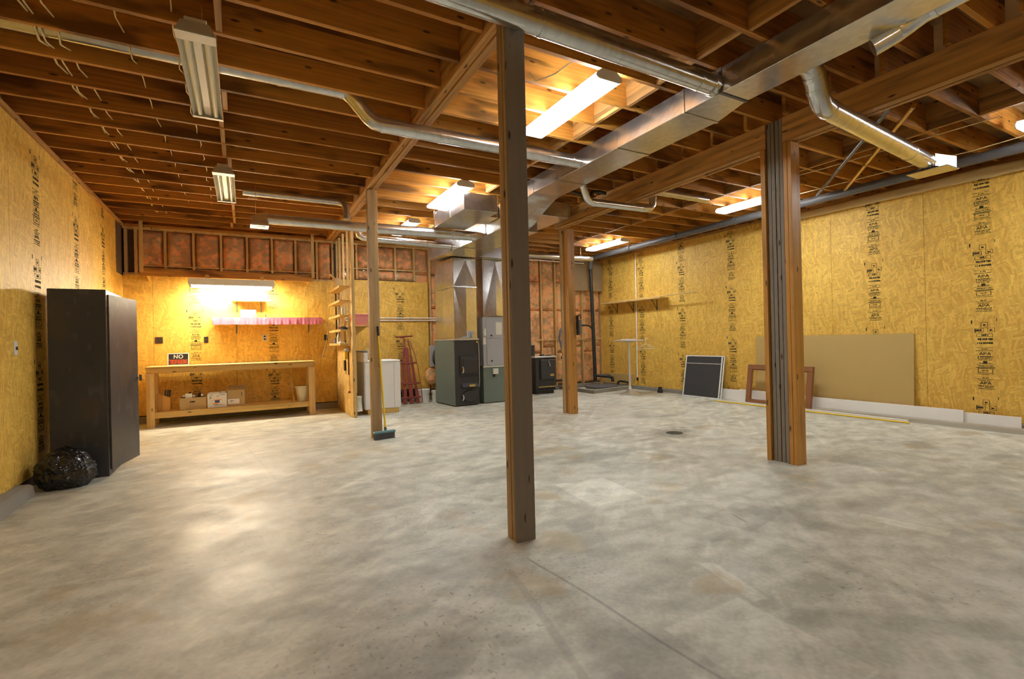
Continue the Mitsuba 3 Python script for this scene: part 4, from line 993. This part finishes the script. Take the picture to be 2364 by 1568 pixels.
single('wooden_stick', hull([(.79, 10.02, .246), (.815, 10.02, .246), (.79, 10.035, .246), (.815, 10.035, .246), (.745, 10.33, .74), (.77, 10.33, .74), (.745, 10.345, .74), (.77, 10.345, .74)]), 'stud_wood', 'thin pale stick leaning on the lower shelf beside the cream pail', 'stick')

# hanging board above the bench, its light, shelves on the wall
hb = thing('hanging_board', 'wide board hung from the ceiling by two wooden strips above the workbench', 'shelf')
part(hb, 'front_board', box(-1.52, 1.20, 10.215, 10.255, 2.535, 2.665, .003), 'joist_wood')
part(hb, 'underside_board', box(-1.48, 1.16, 10.256, 10.40, 2.575, 2.595, .002), 'bench_wood')
for x in (-1.44, 1.10): part(hb, 'end_bracket', hull([(x, 10.256, 2.574), (x + .038, 10.256, 2.574), (x, 10.495, 2.574), (x + .038, 10.495, 2.574), (x, 10.495, 2.47), (x + .038, 10.495, 2.47), (x, 10.256, 2.545), (x + .038, 10.256, 2.545)]), 'bench_wood')
for x in (-1.525, 1.175): part(hb, 'hanger_strip', box(x, x + .055, 10.19, 10.2145, 2.60, ZJ + .02, .002), 'stud_wood')
bl = thing('bench_light', 'glowing white fluorescent light under the hanging board over the workbench', 'light fixture')
part(bl, 'housing', hull([(x, y, z) for x in (-.82, .50) for (y, z) in ((9.96, 2.50), (9.98, 2.385), (10.20, 2.50), (10.20, 2.385))]), 'fixture_white')
part(bl, 'end_cap', box(-.826, -.821, 9.975, 10.20, 2.375, 2.50), 'fixture_white'); part(bl, 'end_cap', box(.501, .506, 9.975, 10.20, 2.375, 2.50), 'fixture_white')
for y in (10.03, 10.14):
    part(bl, 'tube', tube([(-.77, y, 2.362), (.45, y, 2.362)], .0185, 14), 'lit_tube', smooth=40, emitter={'type': 'area', 'radiance': rgb(TUBE_BENCH)})
for x in (-.81, .465):
    part(bl, 'lamp_holder', box(x, x + .03, 9.99, 10.19, 2.342, 2.384, .003), 'fixture_white')
for x in (-.58, .28): part(bl, 'mounting_clip', box(x, x + .06, 10.06, 10.14, 2.501, 2.572), 'brass')
s1 = thing('wall_shelf', 'small wooden shelf right under the bench light', 'shelf')
part(s1, 'board', box(-.19, .38, 10.28, 10.498, 2.135, 2.155, .002), 'bench_wood')
for x in (-.12, .29): shelf_bracket(s1, x, 10.30, 10.498, 2.134, .20, 'lead_grey')
s2 = thing('wall_shelf', 'long shelf above the workbench with a pink cloth valance along its front', 'shelf')
part(s2, 'board', box(-.50, 1.36, 10.22, 10.498, 1.815, 1.835, .002), 'bench_wood')
def val(U, W):
    x = -.495 + U * 1.85; z = 1.83 - W * .130 * (1 + .02 * np.sin(U * 60) + .015 * np.sin(U * 23))
    y = 10.205 - .005 * W * np.sin(U * 60 + 2 * np.sin(U * 9)) - .003 * W * np.sin(U * 170)
    return np.stack([x, y, z], -1)
part(s2, 'valance', grid(260, 7, val), 'pink_cloth', smooth=True, label='gathered pink cloth valance')
for x in (-.13, 1.125): shelf_bracket(s2, x, 10.25, 10.498, 1.814, .27, 'lead_grey')
single('small_box', box(-.06, .21, 10.30, 10.42, 1.836, 1.98, .004), 'lead_grey', 'small dark box on the long shelf under the bench light', 'box')
rg = random.Random(2)
single('paper_pile', cat(*[rot(box(-.05 + .02 * i, .20 + .015 * i, 10.23, 10.295, 1.836 + .012 * i, 1.847 + .012 * i), (0, 0, 1), rg.uniform(-3, 3), (.08, 10.26, 0)) for i in range(3)]), 'label_paper', 'small pile of white papers in front of the dark box on the long shelf', 'paper')

def outlet(label, x, z, bs='brown_switch', w_=.07, h_=.115, y=YB, double=False):
    o = thing('electrical_outlet', label, 'outlet', 'outlet plates over the workbench')
    part(o, 'cover_plate', box(x - w_ / 2, x + w_ / 2, y - .008, y - .0005, z - h_ / 2, z + h_ / 2, .002), bs)
    for s in (-1, 1): part(o, 'socket', box(x - .017, x + .017, y - .0115, y - .0085, z + s * .027 - .014, z + s * .027 + .014, .001), 'black_plastic')
outlet('dark double switch plate on the wall above the sign at the left of the workbench', -1.315, 1.44, w_=.115)
outlet('dark brown outlet plate on the wall above the workbench, right of the sign', -.61, 1.435)
outlet('silver outlet plate under the pink valance', .345, 1.455, bs='aluminium')
outlet('dark outlet plate at the right end of the workbench wall beside the partition shelves', 1.455, 1.44)
o = thing('electrical_outlet', 'pale switch plate on the left wall before the dark cabinet', 'outlet')
part(o, 'cover_plate', box(XL + .0005, XL + .008, 5.93, 6.0, 1.27, 1.395, .002), 'fixture_white')
part(o, 'switch', box(XL + .0085, XL + .018, 5.955, 5.975, 1.315, 1.345, .002), 'black_plastic')

# ------------------------------------------------------------------ dark steel cabinet and the bag
cb = thing('storage_cabinet', 'tall dark steel storage cabinet standing by the left wall with its door ajar', 'cabinet')
part(cb, 'body', box(-1.69, -1.237, 6.38, 7.09, .0, 1.915, .004), 'cabinet_steel')
dr_ = [(-1.224, 6.392), (-1.098, 7.06)]
ux, uy = np.array(dr_[1]) - np.array(dr_[0]); L_ = math.hypot(ux, uy); ux, uy = ux / L_, uy / L_
def along(a0, a1, o0, o1, z0, z1):
    return hull([(dr_[0][0] + ux * a + uy * o, dr_[0][1] + uy * a - ux * o, z) for a in (a0, a1) for o in (o0, o1) for z in (z0, z1)])
dk = part(cb, 'door', along(0, L_, -.009, .009, .065, 1.865), 'cabinet_steel')
part(dk, 'handle', cat(along(L_ - .05, L_ - .01, .0095, .03, .955, .975), along(L_ - .035, L_ - .025, .0305, .055, .93, 1.0)), 'chrome')
for z in (.30, .95, 1.66): part(dk, 'hinge', along(-.006, .012, -.011, .0115, z, z + .08), 'black_iron')
m_ = trimesh.creation.icosphere(subdivisions=5); v = m_.vertices.copy()
n_ = meshkit.fbm(v * 1.7 + 3, 3, 11) - .5
fold = np.abs(meshkit.fbm(v * np.array([3.4, 3.4, 1.6]) + 8, 4, 12) - .5)
rid = np.abs(meshkit.fbm(v * np.array([8.5, 8.5, 4.5]) + 2, 3, 14) - .5)
r_ = 1 + .42 * n_ - .42 * fold - .22 * rid * (v[:, 2] > -.7)
P_ = v * r_[:, None]
P_[:, 2] = np.where(P_[:, 2] > 0, P_[:, 2] * (1 - .25 * np.clip(np.abs(P_[:, 0]) - .4, 0, 1)), P_[:, 2])
P_ = P_ * np.array([.235, .20, .215]) + np.array([-1.515, 6.13, .155])
P_[:, 2] = np.maximum(P_[:, 2], .002 + .004 * fold)
m_.vertices = P_
bg = thing('garbage_bag', 'crumpled black plastic garbage bag on the floor against the dark cabinet', 'bag')
part(bg, 'body', m_, 'bag_black', smooth=True)
tw = [(-1.50 + .012 * math.sin(i * 2.1), 6.13 + .01 * math.cos(i * 1.7), .318 + .015 * i) for i in range(5)]
part(bg, 'tied_neck', tube(tw, [.05, .03, .025, .035, .055], 12), 'bag_black', smooth=40)

# ------------------------------------------------------------------ broom at the slim post
bm = thing('push_broom', 'yellow-handled push broom with a teal head leaning on the slim post', 'broom')
part(bm, 'handle', tube([(1.655, 6.645, .16), (1.612, 6.732, 1.40)], .012, 10), 'yellow_paint', smooth=40)
part(bm, 'grip', tube([(1.6118, 6.7325, 1.401), (1.607, 6.738, 1.53)], .015, 10), 'black_plastic', smooth=40)
part(bm, 'socket', tube([(1.6555, 6.654, .158), (1.658, 6.645, .115)], .017, 10), 'lead_grey', smooth=40)
part(bm, 'head', rot(box(1.49, 1.79, 6.60, 6.66, .082, .112, .006), (0, 0, 1), 8, (1.64, 6.63, 0)), 'teal')
br_ = []
for i in range(36):
    for j in range(5):
        x = 1.50 + .28 * i / 35; y = 6.607 + .056 * j / 4
        br_.append(rot(box(x - .0012, x + .0012, y - .0012, y + .0012, .0, .0815), (0, 0, 1), 8, (1.64, 6.63, 0)))
part(bm, 'bristles', cat(*br_), 'lead_grey', kind='stuff')

# ------------------------------------------------------------------ far right corner: sump, table, shelf
su = thing('sump_pit', 'concrete-edged sump pit with a grey lid in the far right corner', 'sump')
part(su, 'curb', box(7.12, 7.22, 9.05, 10.44, 0, .085, .006), 'bare_concrete')
part(su, 'curb', hull([(7.12, 9.05, 0), (7.12, 9.05, .085), (7.22, 9.14, .085), (7.22, 9.14, 0), (8.50, 9.30, 0), (8.50, 9.30, .085), (8.50, 9.40, .085), (8.50, 9.40, 0)]), 'bare_concrete')
part(su, 'lid', lathe([(0, .05), (.40, .05), (.42, .065), (.42, .085), (.40, .10), (0, .10)], 36, (7.95, 9.80, 0)), 'lead_grey', smooth=35)
part(su, 'pit_wall', lathe([(.36, 0), (.39, 0), (.39, .049), (.36, .049)], 36, (7.95, 9.80, 0)), 'bare_concrete')
part(su, 'discharge_pipe', tube([(8.42, 9.70, .09), (8.42, 9.70, .15), (8.45, 9.66, .18), (8.50, 9.50, .17), (8.52, 9.42, .15)], .026, 10), 'black_plastic', smooth=40)
part(su, 'valve', tube([(8.10, 9.98, .101), (8.10, 9.98, .16)], .03, 10), 'brass', smooth=40)
single('backer_board', box(8.55, 8.598, 9.28, 10.42, .09, .36, .003), 'kraft_board', 'dull board standing low against the right wall behind the sump lid', 'board')
bt = thing('bar_table', 'round-topped bar table on a chrome pedestal with a flared base near the far corner', 'table')
part(bt, 'base', lathe([(0, 0), (.22, 0), (.225, .008), (.19, .022), (.11, .05), (.055, .10), (.040, .15), (.033, .19), (0, .19)], 36, (7.72, 8.49, 0)), 'aluminium', smooth=40)
part(bt, 'pedestal', lathe([(0, .191), (.03, .191), (.03, 1.0), (.024, 1.0), (.024, 1.19), (0, 1.19)], 20, (7.72, 8.49, 0)), 'aluminium', smooth=40)
part(bt, 'top', lathe([(0, 1.205), (.32, 1.205), (.34, 1.212), (.34, 1.235), (.32, 1.242), (0, 1.242)], 40, (7.72, 8.49, 0)), 'aluminium', smooth=40)
part(bt, 'top_collar', lathe([(0, 1.191), (.12, 1.191), (.10, 1.2045), (0, 1.2045)], 20, (7.72, 8.49, 0)), 'aluminium', smooth=40)
single('paper_card', rot(box(7.60, 7.86, 8.40, 8.62, 1.2425, 1.262, .002), (0, 0, 1), 12, (7.7, 8.5, 0)), 'white_enamel', 'white folded paper lying on the bar table top', 'paper')
hg = thing('coat_hanger', 'white plastic coat hanger hooked on the edge of the bar table', 'hanger')
HGM = turn(7.99, 8.23, -14, 0); place[hg] = HGM
hk = [(-.012, 0, 1.19), (-.012, 0, 1.225)] + [(.023 - .035 * math.cos(a), 0, 1.235 + .035 * math.sin(a)) for a in np.linspace(0, 2.6, 8)]
part(hg, 'frame', cat(tube([(.0, 0, 1.15), (-.20, 0, 1.06), (-.215, 0, 1.045), (-.205, 0, 1.035), (.205, 0, 1.035), (.215, 0, 1.045), (.20, 0, 1.06), (.0, 0, 1.15)], .007, 8)), 'pvc_white', smooth=40)
part(hg, 'hook', tube([(0, 0, 1.152), (-.004, 0, 1.19)] + hk[1:], .006, 8), 'pvc_white', smooth=40)
cd = thing('conduit', 'thin white conduit running down the right wall behind the bar table', 'pipe')
part(cd, 'pipe', tube([(8.575, 9.12, 3.40), (8.575, 9.15, .30)], .014, 10), 'pvc_white', smooth=40)
part(cd, 'plug', tube([(8.575, 9.15, .299), (8.57, 9.15, .22)], .024, 10), 'black_plastic', smooth=40)
part(cd, 'yellow_tail', tube([(8.57, 9.15, .219), (8.55, 9.18, .13), (8.50, 9.25, .10)], .010, 8), 'yellow_paint', smooth=40)
sr = thing('wall_shelf', 'long thin wooden shelf on brackets high on the right wall above the bar table', 'shelf')
part(sr, 'board', box(8.33, 8.597, 8.10, 10.25, 2.185, 2.212, .003), 'bench_wood')
for y in (8.45, 9.25, 9.85): shelf_bracket(sr, y, 8.38, 8.598, 2.184, .26, 'black_iron', 'x')
single('pvc_rod', tube([(8.36, 7.10, 2.224), (8.36, 10.15, 2.224)], .0115, 8), 'raw_edge', 'long pale rod lying along the right wall shelf and jutting out past its end', 'rod', smooth=40)
pd = thing('power_meter', 'black bracketed electrical device on the side of the far post', 'device')
part(pd, 'back_bracket', cat(box(5.0453, 5.06, 6.80, 6.86, 1.36, 1.70), box(5.0453, 5.10, 6.80, 6.86, 1.685, 1.70), box(5.0453, 5.10, 6.80, 6.86, 1.36, 1.375)), 'black_plastic')
part(pd, 'body', box(5.061, 5.115, 6.79, 6.855, 1.385, 1.62, .008), 'lead_grey')
part(pd, 'top_hook', tube([(5.07, 6.83, 1.70), (5.12, 6.83, 1.72), (5.12, 6.83, 1.64)], .008, 8), 'black_plastic')
single('rubber_plug', lathe([(0, 0), (.06, 0), (.065, .05), (.04, .09), (.05, .13), (0, .14)], 16, (8.42, 8.25, .0)), 'rubber', 'small black rubber stopper on the floor against the right wall by the bar table', 'stopper', smooth=35)

# ------------------------------------------------------------------ things leaning on the right wall
def lean(x, y, deg):
    """Local frame: x along the wall (world -y, to the right in view), z up the leaning face, y towards the room is negative local y."""
    a = math.radians(deg)
    M = np.eye(4)
    M[:3, 0] = (0, -1, 0); M[:3, 1] = (math.cos(a), 0, -math.sin(a)); M[:3, 2] = (math.sin(a), 0, math.cos(a)); M[:3, 3] = (x, y, 0)
    return M
sc = thing('window_screen', 'white-framed dark window screen leaning on the right wall, second frame behind it', 'window screen', m=lean(8.385, 7.56, 10))
W_, H_ = .93, .89
for nm, off, o in (('front', 0, 0), ('rear', .022, .035)):
    fr = cat(box(o, W_ + o, off - .009, off + .009, .0, .022, .002), box(o, W_ + o, off - .009, off + .009, H_ - .022, H_, .002), box(o, .022 + o, off - .009, off + .009, .0221, H_ - .0221), box(W_ - .022 + o, W_ + o, off - .009, off + .009, .0221, H_ - .0221))
    part(sc, 'frame', fr, 'white_enamel')
    part(sc, 'mesh', box(.0221 + o, W_ - .0221 + o, off - .0015, off + .0015, .0221, H_ - .0221), 'mesh_screen')
part(sc, 'cross_bar', box(.0222, W_ - .0222, -.006, -.002, H_ * .80, H_ * .80 + .014), 'aluminium')
win = thing('wooden_window', 'brown wooden window sash with glass leaning on the right wall behind the thick post', 'window sash', m=lean(8.255, 5.93, 9))
W_, H_ = 1.20, .74
f_ = .085
part(win, 'frame', cat(box(0, W_, -.03, .03, 0, f_, .004), box(0, W_, -.03, .03, H_ - f_, H_, .004), box(0, f_, -.03, .03, f_ + .0005, H_ - f_ - .0005, .004), box(W_ - f_, W_, -.03, .03, f_ + .0005, H_ - f_ - .0005, .004)), 'window_wood')
part(win, 'glazing_bead', cat(box(f_, W_ - f_, -.012, -.004, f_, f_ + .014), box(f_, W_ - f_, -.012, -.004, H_ - f_ - .014, H_ - f_), box(f_, f_ + .014, -.012, -.004, f_ + .014, H_ - f_ - .014), box(W_ - f_ - .014, W_ - f_, -.012, -.004, f_ + .014, H_ - f_ - .014)), 'window_wood')
gl = trimesh.Trimesh([(f_, 0, f_), (W_ - f_, 0, f_), (W_ - f_, 0, H_ - f_), (f_, 0, H_ - f_)], [[0, 1, 2], [0, 2, 3]], process=False)
part(win, 'pane', gl, 'pane_glass')
kbd = single('fibreboard_sheet', box(0, 2.50, 0, .006, .005, 1.262), 'kraft_board', 'large plain tan board leaning on the right wall behind the thick post', 'board', m=lean(8.525, 5.91, 2.6))
def white_board(label, y, length, h, x, deg, t=.018):
    k = thing('white_board', label, 'board', 'white boards along the right wall', m=lean(x, y, deg))
    part(k, 'face', box(0, length, -t, 0, .001, h, .002), 'white_paint')
    part(k, 'back_edge', box(.001, length - .001, .0003, .004, .003, h - .002), 'raw_edge')
white_board('longest white board on edge, in front of the big tan board', 4.96, 2.13, .215, 8.455, 6)
white_board('white board on edge emerging behind the long white board at its near end', 3.90, 1.62, .185, 8.490, 5)
white_board('short stretch of white board on edge beside the window screen', 6.66, .42, .215, 8.50, 5)
white_board('white board end poking out left of the brown window sash', 6.22, .70, .235, 8.47, 5)
pp = thing('trim_pole', 'pale trim strip lying on the floor along the white boards', 'pole')
part(pp, 'strip', box(8.21, 8.245, 3.36, 6.10, .0, .035, .004), 'fixture_white', label=None)
tp = single('paint_pole', tube([(8.085, 6.5, .014), (8.115, 3.30, .014)], .011, 8), 'yellow_paint', 'thin yellow extension pole lying on the floor, outermost along the right wall', 'pole', smooth=40)
single('gutter_strip', hull([(8.262, 4.70, 0), (8.32, 4.70, 0), (8.262, 4.70, .055), (8.32, 4.70, .07), (8.262, -.5, 0), (8.33, -.5, 0), (8.262, -.5, .06), (8.33, -.5, .075)]), 'fixture_steel', 'long grey metal strip lying on the floor at the right edge of the picture', 'strip')

# ------------------------------------------------------------------ floor drain
dn_ = thing('floor_drain', 'round dark floor drain in the concrete to the left of the thick right post', 'drain')
part(dn_, 'ring', lathe([(.085, .0005), (.11, .0005), (.108, .004), (.085, .004)], 28, (5.04, 4.70, 0)), 'black_iron')
part(dn_, 'grate', cat(*[box(5.04 - math.sqrt(max(.0, .083 ** 2 - o * o)), 5.04 + math.sqrt(max(.0, .083 ** 2 - o * o)), 4.70 + o - .006, 4.70 + o + .006, .0006, .0035) for o in np.linspace(-.07, .07, 6)]), 'black_iron')
